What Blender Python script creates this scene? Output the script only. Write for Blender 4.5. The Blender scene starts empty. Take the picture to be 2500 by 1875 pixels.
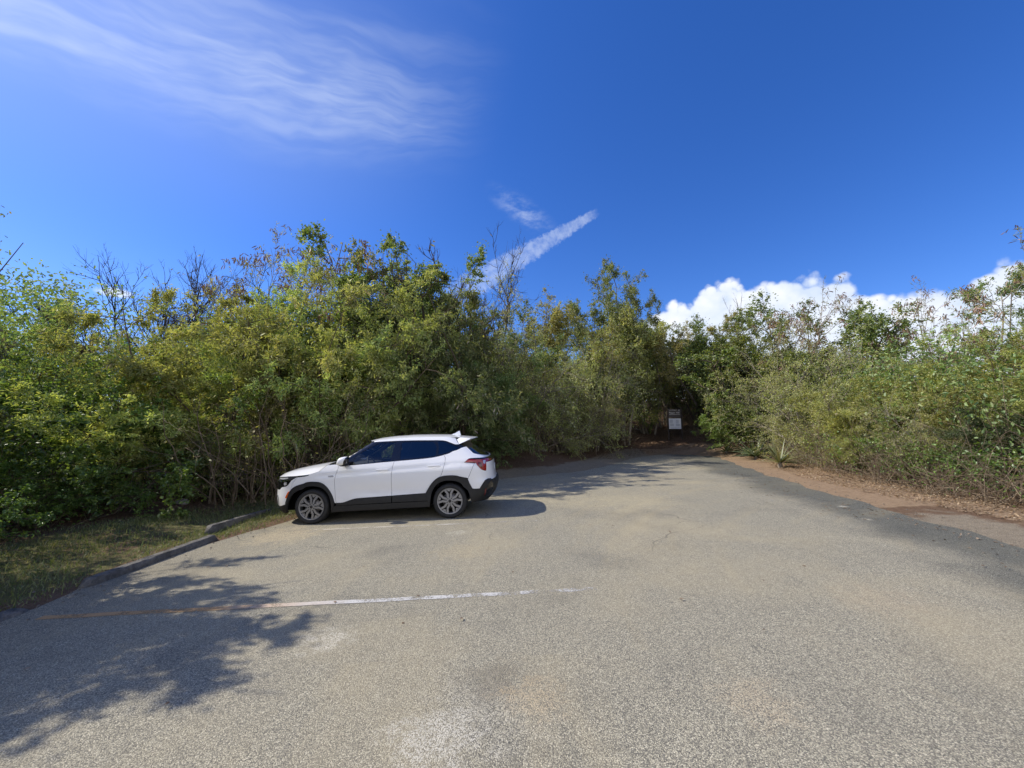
import bpy, bmesh, math, random
import numpy as np
from mathutils import Vector, Matrix
from mathutils.geometry import delaunay_2d_cdt

random.seed(7)
sc = bpy.context.scene
COL = sc.collection
PI = math.pi
SLOPE = .0417                       # the lot falls to the left

# ------------------------------------------------------------------ helpers
def tag(o, label=None, cat=None, group=None, kind=None):
    if label: o['label'] = label
    if cat: o['category'] = cat
    if group: o['group'] = group
    if kind: o['kind'] = kind
    return o

def empty(name, loc=(0, 0, 0), rz=0, parent=None):
    o = bpy.data.objects.new(name, None)
    o.empty_display_size = .2
    COL.objects.link(o)
    o.location = loc
    o.rotation_euler = (0, 0, rz)
    o.parent = parent
    return o

def link(name, me, parent=None):
    o = bpy.data.objects.new(name, me)
    COL.objects.link(o)
    o.parent = parent
    return o

class MB:
    """collects vertex / face arrays and links them as one mesh object"""
    def __init__(s):
        s.v = []; s.q = []; s.t = []; s.mq = []; s.n = 0
    def quads(s, v, q, mi=0):
        v = np.asarray(v, float).reshape(-1, 3); q = np.asarray(q, int).reshape(-1, 4)
        s.v.append(v); s.q.append(q + s.n); s.mq.append(np.full(len(q), mi)); s.n += len(v)
    def mesh(s, name, mats, smooth=False):
        me = bpy.data.meshes.new(name)
        V = np.concatenate(s.v) if s.v else np.zeros((0, 3))
        Q = np.concatenate(s.q) if s.q else np.zeros((0, 4), int)
        me.vertices.add(len(V)); me.vertices.foreach_set('co', V.ravel())
        me.loops.add(Q.size); me.loops.foreach_set('vertex_index', Q.ravel().astype(np.int32))
        me.polygons.add(len(Q))
        me.polygons.foreach_set('loop_start', (np.arange(len(Q)) * 4).astype(np.int32))
        me.polygons.foreach_set('material_index', np.concatenate(s.mq).astype(np.int32) if s.mq else [])
        if smooth: me.polygons.foreach_set('use_smooth', np.ones(len(Q), bool))
        for m in (mats if isinstance(mats, (list, tuple)) else [mats]): me.materials.append(m)
        me.update(calc_edges=True); me.validate()
        return me
    def build(s, name, mats, parent=None, smooth=False):
        return link(name, s.mesh(name, mats, smooth), parent)

def bm_obj(name, bm, mat, parent=None, smooth=True):
    me = bpy.data.meshes.new(name)
    bmesh.ops.recalc_face_normals(bm, faces=bm.faces)
    bm.to_mesh(me); bm.free()
    for m in (mat if isinstance(mat, (list, tuple)) else [mat]): me.materials.append(m)
    if smooth:
        for p in me.polygons: p.use_smooth = True
    return link(name, me, parent)

def lerp(t, xs, ys): return float(np.interp(t, xs, ys))
def sst(x, a, b):
    t = np.clip((x - a) / (b - a), 0, 1)
    return t * t * (3 - 2 * t)

# ------------------------------------------------------------------ node helper
class NT:
    def __init__(s, nt): s.nt = nt
    def n(s, typ, ins=None, **props):
        nd = s.nt.nodes.new(typ)
        for k, v in props.items(): setattr(nd, k, v)
        for k, v in (ins or {}).items():
            sk = nd.inputs[k]
            if isinstance(v, bpy.types.NodeSocket): s.nt.links.new(v, sk)
            elif isinstance(v, bpy.types.Node): s.nt.links.new(v.outputs[0], sk)
            else: sk.default_value = v
        return nd
    def math(s, op, a, b=0.0, c=0.0, clamp=False):
        nd = s.n('ShaderNodeMath', {0: a, 1: b, 2: c}, operation=op); nd.use_clamp = clamp
        return nd.outputs[0]
    def vmath(s, op, a, b=(0, 0, 0)):
        nd = s.n('ShaderNodeVectorMath', {0: a, 1: b}, operation=op)
        return nd.outputs['Value'] if op in ('DOT_PRODUCT', 'LENGTH', 'DISTANCE') else nd.outputs[0]
    def mix(s, f, a, b, blend='MIX'):
        nd = s.n('ShaderNodeMix', data_type='RGBA', blend_type=blend)
        for k, v in ((0, f), (6, a), (7, b)):
            sk = nd.inputs[k]
            if isinstance(v, bpy.types.NodeSocket): s.nt.links.new(v, sk)
            elif k and not isinstance(v, float): sk.default_value = (*v, 1) if len(v) == 3 else v
            else: sk.default_value = v
        return nd.outputs[2]
    def noise(s, scale, vec=None, detail=4, rough=.55, dist=0.0, color=False):
        i = {'Scale': scale, 'Detail': detail, 'Roughness': rough, 'Distortion': dist}
        if vec is not None: i['Vector'] = vec
        nd = s.n('ShaderNodeTexNoise', i)
        return nd.outputs['Color' if color else 0]
    def ramp(s, f, stops, interp='LINEAR'):
        nd = s.n('ShaderNodeValToRGB', {0: f})
        cr = nd.color_ramp; cr.interpolation = interp
        while len(cr.elements) < len(stops): cr.elements.new(.5)
        for e, (p, c) in zip(cr.elements, stops):
            e.position = p; e.color = (c, c, c, 1) if isinstance(c, (int, float)) else (*c, 1)
        return nd.outputs[0]
    def mr(s, v, a, b, c=0.0, d=1.0, smooth=False):
        nd = s.n('ShaderNodeMapRange', {0: v, 1: a, 2: b, 3: c, 4: d})
        if smooth: nd.interpolation_type = 'SMOOTHSTEP'
        return nd.outputs[0]

def new_mat(name):
    m = bpy.data.materials.new(name); m.use_nodes = True
    nt = m.node_tree; nt.nodes.clear()
    t = NT(nt); out = t.n('ShaderNodeOutputMaterial')
    return m, t, out

def pbsdf(t, out, color, rough=.6, metal=0.0, bump=None, bump_d=.01, spec=.5, coat=0.0, **kw):
    i = {'Base Color': color if not isinstance(color, tuple) else (*color, 1)[:4], 'Roughness': rough, 'Metallic': metal,
         'Specular IOR Level': spec, 'Coat Weight': coat}
    i.update(kw)
    b = t.n('ShaderNodeBsdfPrincipled', i)
    if bump is not None:
        bn = t.n('ShaderNodeBump', {'Height': bump, 'Distance': bump_d, 'Strength': 1.0})
        t.nt.links.new(bn.outputs[0], b.inputs['Normal'])
    t.nt.links.new(b.outputs[0], out.inputs[0])
    return b

def simple(name, col, rough=.5, metal=0.0, coat=0.0, var=.12, scale=30, spec=.5):
    """procedural: base colour broken up by noise, roughness too"""
    m, t, out = new_mat(name)
    co = t.n('ShaderNodeTexCoord').outputs['Object']
    f = t.noise(scale, co)
    lo = tuple(c * (1 - var) for c in col); hi = tuple(min(1, c * (1 + var)) for c in col)
    c = t.mix(f, lo, hi)
    r = t.mr(t.noise(scale * .4, co), .3, .7, max(.02, rough * .85), min(1, rough * 1.15))
    pbsdf(t, out, c, r, metal, coat=coat, spec=spec)
    return m
# ------------------------------------------------------------------ materials
def leaf_mat(name, cols, trans=.40, rough=.5, gloss=.04, hue=.03, sat=.90):
    """cols: colour stops picked per leaf; the object's tint shifts it"""
    m, t, out = new_mat(name)
    geo = t.n('ShaderNodeNewGeometry')
    rnd = geo.outputs['Random Per Island']
    k = len(cols)
    c = t.ramp(rnd, [(i / max(1, k - 1), q) for i, q in enumerate(cols)])
    oi = t.n('ShaderNodeObjectInfo')
    big = t.noise(.9, geo.outputs['Position'], 3)
    val = t.math('MULTIPLY', t.mr(big, .3, .7, .72, 1.25), t.mr(oi.outputs['Random'], 0, 1, .85, 1.15))
    hs = t.n('ShaderNodeHueSaturation', {'Hue': t.mr(oi.outputs['Random'], 0, 1, .5 - hue, .5 + hue), 'Saturation': sat, 'Value': val, 'Color': c})
    c = hs.outputs[0]
    d = t.n('ShaderNodeBsdfDiffuse', {'Color': c})
    tc = t.mix(1.0, c, (1.55, 1.5, .7), 'MULTIPLY')
    tr = t.n('ShaderNodeBsdfTranslucent', {'Color': tc})
    g = t.n('ShaderNodeBsdfGlossy', {'Color': (1, 1, 1, 1), 'Roughness': rough})
    a = t.n('ShaderNodeMixShader', {0: trans, 1: d, 2: tr})
    b = t.n('ShaderNodeMixShader', {0: gloss, 1: a, 2: g})
    t.nt.links.new(b.outputs[0], out.inputs[0])
    return m

def bark_mat(name, c0, c1):
    m, t, out = new_mat(name)
    geo = t.n('ShaderNodeNewGeometry')
    f = t.noise(9, geo.outputs['Position'], 5)
    f2 = t.math('ADD', t.math('MULTIPLY', f, .6), t.math('MULTIPLY', geo.outputs['Random Per Island'], .4))
    c = t.mix(t.mr(f2, .25, .75), c0, c1)
    pbsdf(t, out, c, .85, spec=.2, bump=t.noise(60, geo.outputs['Position']), bump_d=.004)
    return m

M = {}
M['leaf_feather'] = leaf_mat('leaf_feather', [(0.325, 0.404, 0.086), (0.467, 0.501, 0.128), (0.227, 0.320, 0.068), (0.566, 0.557, 0.171), (0.383, 0.446, 0.103)])
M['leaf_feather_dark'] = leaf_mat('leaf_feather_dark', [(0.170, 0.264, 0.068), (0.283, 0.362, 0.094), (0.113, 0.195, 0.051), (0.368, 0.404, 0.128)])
M['leaf_deep_shaded'] = leaf_mat('leaf_deep_shaded', [(.05, .085, .02), (.09, .13, .03), (.035, .06, .015), (.13, .16, .045)], trans=.3)  # darker leaf colours, standing in for tree shade beside the trail sign
M['leaf_yellow'] = leaf_mat('leaf_yellow', [(0.600, 0.598, 0.136), (0.454, 0.473, 0.103), (0.600, 0.600, 0.171), (0.368, 0.418, 0.086), (0.595, 0.501, 0.136)])
M['leaf_broad'] = leaf_mat('leaf_broad', [(0.106, 0.209, 0.030), (0.191, 0.355, 0.046), (0.076, 0.146, 0.026), (0.254, 0.418, 0.051), (0.127, 0.250, 0.036)], trans=.42, rough=.4, gloss=.05)
M['leaf_round'] = leaf_mat('leaf_round', [(0.106, 0.156, 0.030), (0.191, 0.250, 0.046), (0.298, 0.323, 0.065), (0.076, 0.116, 0.026), (0.340, 0.314, 0.077)], trans=.42, gloss=.045)
M['leaf_olive'] = leaf_mat('leaf_olive', [(0.319, 0.355, 0.077), (0.446, 0.439, 0.103), (0.234, 0.271, 0.077), (0.574, 0.501, 0.154), (0.383, 0.418, 0.077)])
M['leaf_dry'] = leaf_mat('leaf_dry', [(0.600, 0.459, 0.334), (0.600, 0.543, 0.400), (0.425, 0.376, 0.180), (0.319, 0.334, 0.103), (0.600, 0.600, 0.400)], trans=.25)
M['pod'] = leaf_mat('pod', [(.16, .07, .035), (.25, .13, .07), (.34, .22, .15), (.2, .09, .05)], trans=.1, gloss=.04, hue=.01)
M['bark_brown'] = bark_mat('bark_brown', (.075, .055, .038), (.20, .155, .11))
M['bark_dark'] = bark_mat('bark_dark', (.035, .027, .02), (.11, .085, .06))
M['bark_grey'] = bark_mat('bark_grey', (.17, .145, .11), (.38, .33, .26))
M['stem_dry'] = bark_mat('stem_dry', (.10, .07, .045), (.36, .28, .19))
M['grass'] = leaf_mat('grass', [(.10, .15, .03), (.16, .2, .045), (.25, .25, .08), (.08, .12, .025), (.32, .28, .13)], trans=.3)
M['litter'] = leaf_mat('litter', [(.36, .21, .10), (.50, .35, .18), (.24, .14, .07), (.58, .45, .27), (.2, .12, .065)], trans=.05, gloss=.03, hue=.01)
M['litter_dark'] = leaf_mat('litter_dark', [(.15, .08, .045), (.22, .13, .075), (.09, .05, .03), (.32, .22, .14)], trans=.05, gloss=.03, hue=.01)
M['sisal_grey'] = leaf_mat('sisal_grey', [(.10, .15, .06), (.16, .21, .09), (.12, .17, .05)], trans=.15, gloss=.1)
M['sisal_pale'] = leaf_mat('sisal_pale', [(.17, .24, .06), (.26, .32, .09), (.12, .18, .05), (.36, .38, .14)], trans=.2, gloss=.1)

def asphalt_mat():
    m, t, out = new_mat('asphalt')
    P = t.n('ShaderNodeNewGeometry').outputs['Position']
    sep = t.n('ShaderNodeSeparateXYZ', {0: P}); X, Y = sep.outputs[0], sep.outputs[1]
    st = t.n('ShaderNodeTexVoronoi', {'Vector': P, 'Scale': 150.0, 'Randomness': 1.0}, feature='F1')
    st2 = t.n('ShaderNodeTexVoronoi', {'Vector': P, 'Scale': 250.0}, feature='F1')
    sv = t.n('ShaderNodeSeparateColor', {0: st.outputs['Color']}).outputs[0]
    sv2 = t.n('ShaderNodeSeparateColor', {0: st2.outputs['Color']}).outputs[1]
    stone = t.math('ADD', t.math('MULTIPLY', sv, .6), t.math('MULTIPLY', sv2, .4))
    col = t.ramp(stone, [(.14, (.12, .116, .112)), (.34, (.24, .228, .20)), (.55, (.345, .325, .27)), (.76, (.48, .45, .375)), (.92, (.66, .62, .53))])
    # binder showing between the stones
    gap = t.mr(st.outputs['Distance'], .45, .75)
    col = t.mix(t.math('MULTIPLY', gap, .6), col, (.085, .083, .08))
    # dust and wear in broad patches, stretched along the lot
    warp = t.vmath('ADD', P, t.vmath('MULTIPLY', t.noise(.35, P, 3, color=True), (2.2, 2.2, 0)))
    w1 = t.noise(.42, warp, 5, .6)
    dust = t.mr(w1, .42, .68, 0, 1, True)
    col = t.mix(t.math('MULTIPLY', dust, .42), col, (.40, .35, .255))
    w2 = t.noise(.8, t.vmath('ADD', P, (31, 7, 0)), 5, .6)
    dark = t.mr(w2, .50, .72, 0, 1, True)
    col = t.mix(t.math('MULTIPLY', dark, .45), col, t.mix(1.0, col, (.55, .57, .62), 'MULTIPLY'))
    # fresher blue-grey band along the right edge
    edge = t.math('SUBTRACT', t.math('ADD', X, t.math('MULTIPLY', t.noise(.5, P), 2.2)), t.math('ADD', 3.95, t.math('MULTIPLY', Y, .21)))
    eb = t.mr(edge, .5, 1.5, 0, 1, True)
    col = t.mix(t.math('MULTIPLY', eb, .85), col, t.mix(1.0, col, (.34, .38, .44), 'MULTIPLY'))
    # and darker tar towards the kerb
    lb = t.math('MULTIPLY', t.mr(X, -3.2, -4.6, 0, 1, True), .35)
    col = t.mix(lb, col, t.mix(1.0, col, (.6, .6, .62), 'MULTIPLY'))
    # swept tyre arcs
    cx = t.math('SUBTRACT', X, 7.5); cy = t.math('SUBTRACT', Y, 3.0)
    rad = t.math('SQRT', t.math('ADD', t.math('MULTIPLY', cx, cx), t.math('MULTIPLY', cy, cy)))
    arc = t.noise(2.2, t.n('ShaderNodeCombineXYZ', {0: rad, 1: t.math('MULTIPLY', t.math('ARCTAN2', cy, cx), .8), 2: 0.0}).outputs[0], 3)
    col = t.mix(t.mr(arc, .54, .75, 0, .28), col, (.42, .36, .25))
    # light powder spills
    def blob(bx, by, r, k, c, sc_=9):
        nonlocal col
        d = t.vmath('DISTANCE', t.n('ShaderNodeCombineXYZ', {0: X, 1: Y, 2: 0.0}).outputs[0], (bx, by, 0))
        d = t.math('ADD', d, t.math('MULTIPLY', t.math('SUBTRACT', t.noise(sc_, P, 5, .7), .5), r * 2.8))
        f = t.math('MULTIPLY', t.mr(d, r, r * .2, 0, 1, True), t.mr(t.math('ADD', t.math('MULTIPLY', t.noise(70, P, 2), .6), t.math('MULTIPLY', sv, .4)), .38, .58, .05, 1))
        col = t.mix(t.math('MULTIPLY', f, k), col, c)
    for b in BLOBS: blob(*b)
    # fine pale cracks / scratches
    vo = t.n('ShaderNodeTexVoronoi', {'Vector': t.vmath('ADD', P, t.vmath('MULTIPLY', t.noise(3, P, 4, color=True), (.35, .35, 0))), 'Scale': .42}, feature='DISTANCE_TO_EDGE')
    crack = t.math('MULTIPLY', t.mr(vo.outputs[0], .004, .0015), t.mr(t.noise(.6, P), .52, .6))
    col = t.mix(t.math('MULTIPLY', crack, .5), col, (.08, .075, .07))
    col = t.mix(1.0, col, (1.14, 1.10, .95), 'MULTIPLY')
    h = t.math('SUBTRACT', t.math('MULTIPLY', sv, .5), t.math('MULTIPLY', st.outputs['Distance'], .9))
    pbsdf(t, out, col, .85, spec=.25, bump=h, bump_d=.0045)
    return m

BLOBS = [(-1.48, 3.35, .26, .6, (.62, .60, .56)), (-.42, 2.28, .33, .5, (.60, .59, .58)), (-.2, 2.45, .5, .25, (.5, .48, .45)),
         (-.1, 2.75, .3, .4, (.12, .095, .065)), (.12, 2.55, .26, .45, (.46, .36, .24)), (-3.6, 2.35, .5, .45, (.50, .41, .29)),
         (1.45, 2.45, .28, .35, (.5, .40, .29)), (-.75, 5.5, .5, .4, (.48, .40, .27)), (-3.9, 6.75, .7, .8, (.5, .42, .3)),
         (3.3, 3.6, .5, .25, (.46, .36, .27)), (-.9, 6.5, .22, .35, (.62, .6, .55)), (1.6, 5.5, .8, .3, (.46, .4, .29)),
         (5.95, 7.1, .10, .8, (.6, .58, .53)), (5.55, 6.2, .09, .7, (.55, .52, .46)), (2.5, 8.5, 1.2, .4, (.50, .44, .31)), (.8, 9.0, 1.5, .35, (.5, .44, .31))]

def ground_mat():
    m, t, out = new_mat('ground_soil')
    P = t.n('ShaderNodeNewGeometry').outputs['Position']
    z = t.n('ShaderNodeVertexColor', layer_name='zone')
    sp = t.n('ShaderNodeSeparateColor', {0: z.outputs[0]})
    n1 = t.noise(3.0, P, 6, .65); n2 = t.noise(28, P, 4, .7); n3 = t.noise(110, P, 2)
    soil = t.mix(t.mr(n2, .3, .7), (.10, .06, .036), (.24, .155, .10))
    soil = t.mix(t.mr(n3, .52, .7, 0, .7), soil, (.32, .225, .15))
    grassy = t.mix(t.mr(n2, .3, .7), (.10, .105, .04), (.22, .19, .09))
    orange = t.mix(t.mr(n2, .3, .7), (.25, .165, .10), (.44, .32, .205))
    grav = t.ramp(n3, [(.3, (.16, .13, .09)), (.5, (.30, .25, .18)), (.7, (.42, .36, .27))])
    wob = t.math('MULTIPLY', t.math('SUBTRACT', n1, .5), 1.0)
    def w(s): return t.mr(t.math('ADD', s, wob), .35, .65, 0, 1, True)
    c = t.mix(w(sp.outputs[0]), soil, grassy)
    c = t.mix(w(sp.outputs[1]), c, orange)
    c = t.mix(w(sp.outputs[2]), c, grav)
    c = t.mix(t.mr(t.noise(7, P, 5, .7), .45, .7, 0, .40), c, t.mix(1.0, c, (.45, .42, .40), 'MULTIPLY'))
    pbsdf(t, out, c, .95, spec=.1, bump=t.math('ADD', n2, t.math('MULTIPLY', n3, .4)), bump_d=.03)
    return m

def paint_line_mat(name, left, right, x0, x1, wear):
    m, t, out = new_mat(name)
    P = t.n('ShaderNodeNewGeometry').outputs['Position']
    X = t.n('ShaderNodeSeparateXYZ', {0: P}).outputs[0]
    f = t.mr(t.math('ADD', X, t.math('MULTIPLY', t.noise(5, P, 3), .8)), x0, x1)
    c = t.mix(f, left, right)
    c = t.mix(t.noise(60, P, 3), c, t.mix(1.0, c, (.55, .55, .55), 'MULTIPLY'))
    b = t.n('ShaderNodeBsdfPrincipled', {'Base Color': c, 'Roughness': .8})
    tr = t.n('ShaderNodeBsdfTransparent')
    # flaked away in spots and fading out to the right
    k = t.math('ADD', t.math('MULTIPLY', t.noise(55, P, 4, .7), .7), t.math('MULTIPLY', t.noise(4, P, 3), .5))
    k = t.math('ADD', k, t.mr(X, -1.6, .9, .07, -.07))
    a = t.mr(k, wear, wear + .08)
    mx = t.n('ShaderNodeMixShader', {0: a, 1: tr, 2: b})
    t.nt.links.new(mx.outputs[0], out.inputs[0])
    return m

def concrete_mat():
    m, t, out = new_mat('weathered_concrete')
    P = t.n('ShaderNodeNewGeometry').outputs['Position']
    n1 = t.noise(8, P, 6, .7); n2 = t.noise(70, P, 3)
    c = t.mix(t.mr(n1, .35, .65), (.10, .095, .085), (.24, .225, .20))
    c = t.mix(t.mr(n2, .5, .75, 0, .8), c, (.10, .095, .085))
    pbsdf(t, out, c, .9, spec=.2, bump=t.math('ADD', n1, n2), bump_d=.02)
    return m

def glass_mat(name, tint, gl=.1):
    m, t, out = new_mat(name)
    fr = t.n('ShaderNodeFresnel', {'IOR': 1.5})
    co = t.n('ShaderNodeTexCoord').outputs['Object']
    tc = t.mix(t.noise(3, co), tuple(x * .92 for x in tint), tint)
    tr = t.n('ShaderNodeBsdfTransparent', {'Color': tc})
    g = t.n('ShaderNodeBsdfGlossy', {'Color': (1, 1, 1, 1), 'Roughness': .02})
    mx = t.n('ShaderNodeMixShader', {0: t.math('ADD', fr.outputs[0], gl, clamp=True), 1: tr, 2: g})
    t.nt.links.new(mx.outputs[0], out.inputs[0])
    return m

def car_paint():
    m, t, out = new_mat('white_car_paint')
    co = t.n('ShaderNodeTexCoord').outputs['Object']
    d = t.noise(6, co, 4); z = t.n('ShaderNodeSeparateXYZ', {0: co}).outputs[2]
    dirt = t.math('MULTIPLY', t.mr(z, .75, .3, 0, 1), t.mr(d, .4, .7, .15, .5))
    c = t.mix(dirt, (.90, .90, .895), (.76, .71, .63))
    pbsdf(t, out, c, .28, coat=.8, **{'Coat Roughness': .06})
    return m

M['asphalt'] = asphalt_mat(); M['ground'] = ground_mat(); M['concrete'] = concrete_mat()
M['line_a'] = paint_line_mat('worn_orange_and_white_paint', (.60, .36, .16), (.66, .64, .59), -2.6, -1.2, .55)
M['line_b'] = paint_line_mat('worn_cream_paint', (.62, .54, .38), (.60, .56, .48), -4, 0, .60)
M['paint'] = car_paint()
M['plastic'] = simple('black_plastic_cladding', (.012, .012, .0125), .6, var=.25)
M['gloss_black'] = simple('gloss_black_trim', (.008, .008, .009), .12, coat=.5)
M['shell'] = simple('dark_inner_body', (.006, .006, .006), .9, spec=.1)
M['glass'] = glass_mat('clear_window_glass', (.84, .89, .87), .03)
M['glass_dark'] = glass_mat('privacy_window_glass', (.07, .08, .10), .05)
M['rubber'] = simple('tyre_rubber', (.018, .018, .018), .75, var=.3)
M['alloy'] = simple('grey_alloy', (.30, .30, .31), .38, .75)
M['alloy_dark'] = simple('dark_alloy', (.03, .03, .032), .45, .4)
M['disc'] = simple('brake_steel', (.28, .26, .24), .45, .8)
M['chrome'] = simple('chrome_trim', (.75, .75, .76), .15, 1.0)
M['red'] = simple('red_lens', (.32, .006, .008), .12, coat=1.0)
M['red_dark'] = simple('dark_red_lens', (.10, .004, .006), .15, coat=1.0)
M['orange'] = simple('orange_lens', (.72, .13, .01), .2, coat=1.0)
M['lamp_white'] = simple('clear_lamp_lens', (.62, .62, .62), .12, .3, coat=1.0)
M['lamp_dark'] = simple('headlamp_housing', (.10, .10, .11), .15, .5, coat=1.0)
M['seat'] = simple('grey_seat_cloth', (.05, .05, .055), .9)
M['dash'] = simple('dark_dashboard', (.03, .03, .032), .7)
M['plate'] = simple('licence_plate', (.55, .58, .6), .4)
M['post'] = simple('brown_post', (.045, .032, .025), .8, var=.3)
M['sign_brown'] = simple('brown_sign_face', (.075, .060, .054), .5)
M['sign_white'] = simple('white_notice_sheet', (.80, .82, .86), .5, var=.06)
M['sign_text'] = simple('cream_lettering', (.85, .82, .76), .5)
M['sign_grey'] = simple('grey_print', (.27, .30, .36), .6)
M['stone'] = simple('pale_stone', (.36, .33, .29), .9, var=.35, scale=12)
M['grit'] = simple('loose_grit', (.17, .145, .115), .95, var=.5, scale=9)
# ------------------------------------------------------------------ terrain
LOT = [(-5, -40), (-5, 2), (-4.98, 6.4), (-4.7, 7.0), (-4.35, 8), (-4.2, 9.6), (-3.2, 11.3), (-.5, 12.9), (1.2, 13.7), (2.6, 14.2), (4.2, 16.2), (5.6, 18.4),
       (6.8, 19.6), (7.9, 19.9), (8.8, 19.0), (9.1, 17.2), (8.3, 14.65), (7.3, 11.1), (6.72, 8.5), (6.42, 7), (6.15, 5.4), (5.87, 4.4), (5.65, 2), (5.6, -40)]
LP = np.array(LOT, float)
def lot_dist(x, y):
    """distance outside the lot outline (0 inside)"""
    x = np.atleast_1d(np.asarray(x, float)); y = np.atleast_1d(np.asarray(y, float))
    best = np.full(x.shape, 1e9); inside = np.zeros(x.shape, bool)
    for i in range(len(LP)):
        a = LP[i]; b = LP[(i + 1) % len(LP)]; d = b - a
        t = np.clip(((x - a[0]) * d[0] + (y - a[1]) * d[1]) / (d @ d), 0, 1)
        best = np.minimum(best, np.hypot(x - a[0] - t * d[0], y - a[1] - t * d[1]))
        c = ((a[1] > y) != (b[1] > y))
        with np.errstate(divide='ignore', invalid='ignore'):
            xi = (b[0] - a[0]) * (y - a[1]) / (b[1] - a[1] if b[1] != a[1] else 1e-9) + a[0]
        inside ^= c & (x < xi)
    return np.where(inside, 0, best)

def gz(x, y):
    """height of the ground"""
    sc_ = np.ndim(x) == 0
    x = np.atleast_1d(np.asarray(x, float)); y = np.atleast_1d(np.asarray(y, float))
    D = lot_dist(x, y)
    far = np.minimum(D, 45)
    left = .045 * np.minimum(far, 4) + .17 * np.clip(far - 4, 0, 22)
    back = (.13 + .10 * sst(x, 3, 7)) * np.minimum(far, 14) + .06 * np.clip(far - 14, 0, 30)
    wb = sst(y + .25 * np.minimum(x, 0) , 9, 14)
    r = left * (1 - wb) + back * wb
    wr = sst(x, 5.2, 8) * (1 - sst(y, 15, 20))
    r = r * (1 - wr) + .02 * far * wr
    und = (np.sin(x * 1.3 + y * .7) + np.sin(x * .6 - y * 1.1 + 1)) * .03 * sst(D, .4, 2.5)
    z = SLOPE * np.clip(x, -40, 40) + r + und
    return float(z[0]) if sc_ else z

def axis(lo, hi, step, out, k=1.25):
    a = list(np.arange(lo, hi + 1e-6, step)); s = step; 
    while a[-1] < out: s *= k; a.append(a[-1] + s)
    s = step
    while a[0] > -out: s *= k; a.insert(0, a[0] - s)
    return np.array(a)
gx = axis(-14, 14, .25, 900); gy = axis(-4, 30, .25, 900)
GX, GY = np.meshgrid(gx, gy); n_x, n_y = len(gx), len(gy)
fx, fy = GX.ravel(), GY.ravel()
D0 = lot_dist(fx, fy)
Z0 = gz(fx, fy) - .008
b = MB()
idx = np.arange(n_x * n_y).reshape(n_y, n_x)
q = np.stack([idx[:-1, :-1], idx[:-1, 1:], idx[1:, 1:], idx[1:, :-1]], -1).reshape(-1, 4)
b.quads(np.stack([fx, fy, Z0], -1), q)
g = b.build('ground', M['ground'], smooth=True); tag(g, kind='structure')
ca = g.data.color_attributes.new('zone', 'FLOAT_COLOR', 'POINT')
nz = (np.sin(fx * 2.1 + 1.3 * np.sin(fy * 1.7)) + np.sin(fy * 2.7 + fx)) * .25
grass_w = ((fx < -3) & (fy < 11)) * sst(D0, .1, .5) * (1 - sst(D0, 2.6, 3.6)) * (.62 + .3 * nz)
grass_w = np.where(fx < -4, grass_w, 0)
orange_w = sst(fx, 5, 6.5) * (fy < 21) * (1 - sst(D0, 1.4, 2.6)) * (.75 + .3 * nz)
grav_w = sst(D0, -.1, .05) * (1 - sst(D0, .5, 2.2)) * ((fy > 9) & (fx < 7)) * .9
grav_w = np.maximum(grav_w, sst(fx, 5, 6) * (1 - sst(fy, 5, 8)) * (1 - sst(D0, .5, 1.3)) * .9)
orange_w = np.where((fx > 5) & (fy < 7), orange_w * sst(D0, .4, 1.4), orange_w)
zc_ = np.stack([grass_w, orange_w, grav_w, np.ones_like(fx)], -1)
ca.data.foreach_set('color', zc_.ravel().astype(np.float32))

# asphalt sheet with an irregular edge
pts = []
for i in range(len(LOT)):
    a, c = Vector(LOT[i]), Vector(LOT[(i + 1) % len(LOT)])
    k = max(1, min(60, int((c - a).length / .18)))
    for j in range(k): pts.append(a.lerp(c, j / k))
rg = random.Random(3)
ph = [rg.uniform(0, 6) for _ in range(4)]
def jit(i): return .05 * math.sin(i * .45 + ph[0]) + .04 * math.sin(i * 1.1 + ph[1]) + rg.uniform(-.02, .02)
bm = bmesh.new(); vs = []
for i, p in enumerate(pts):
    t_ = (pts[(i + 1) % len(pts)] - pts[i - 1]).normalized()
    p2 = p + Vector((t_.y, -t_.x)) * jit(i) - Vector((t_.y, -t_.x)) * .0
    vs.append(bm.verts.new((p2.x, p2.y, SLOPE * p2.x)))
bm.faces.new(vs)
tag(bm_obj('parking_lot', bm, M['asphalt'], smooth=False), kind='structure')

def line_strip(name, mat, x0, y0, x1, y1, w):
    b = MB(); n = 24; d = Vector((x1 - x0, y1 - y0)).normalized(); p = Vector((-d.y, d.x)) * w / 2
    rr = random.Random(int(x0 * 10) + 5); v = []
    for i in range(n + 1):
        c = Vector((x0, y0)).lerp(Vector((x1, y1)), i / n); o = rr.uniform(-.006, .006)
        for s in (-1, 1):
            q_ = c + p * (s + o / w * 2); v.append((q_.x, q_.y, SLOPE * q_.x + .004))
    b.quads(v, [(2 * i, 2 * i + 2, 2 * i + 3, 2 * i + 1) for i in range(n)])
    return tag(b.build(name, mat), kind='structure')
line_strip('parking_line', M['line_a'], -4.6, 3.98, .85, 4.08, .08)
line_strip('parking_line', M['line_b'], -4.05, 7.06, .45, 7.04, .09)
line_strip('parking_line', M['line_b'], 5.85, 10.6, 5.05, 7.4, .05)
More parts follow.
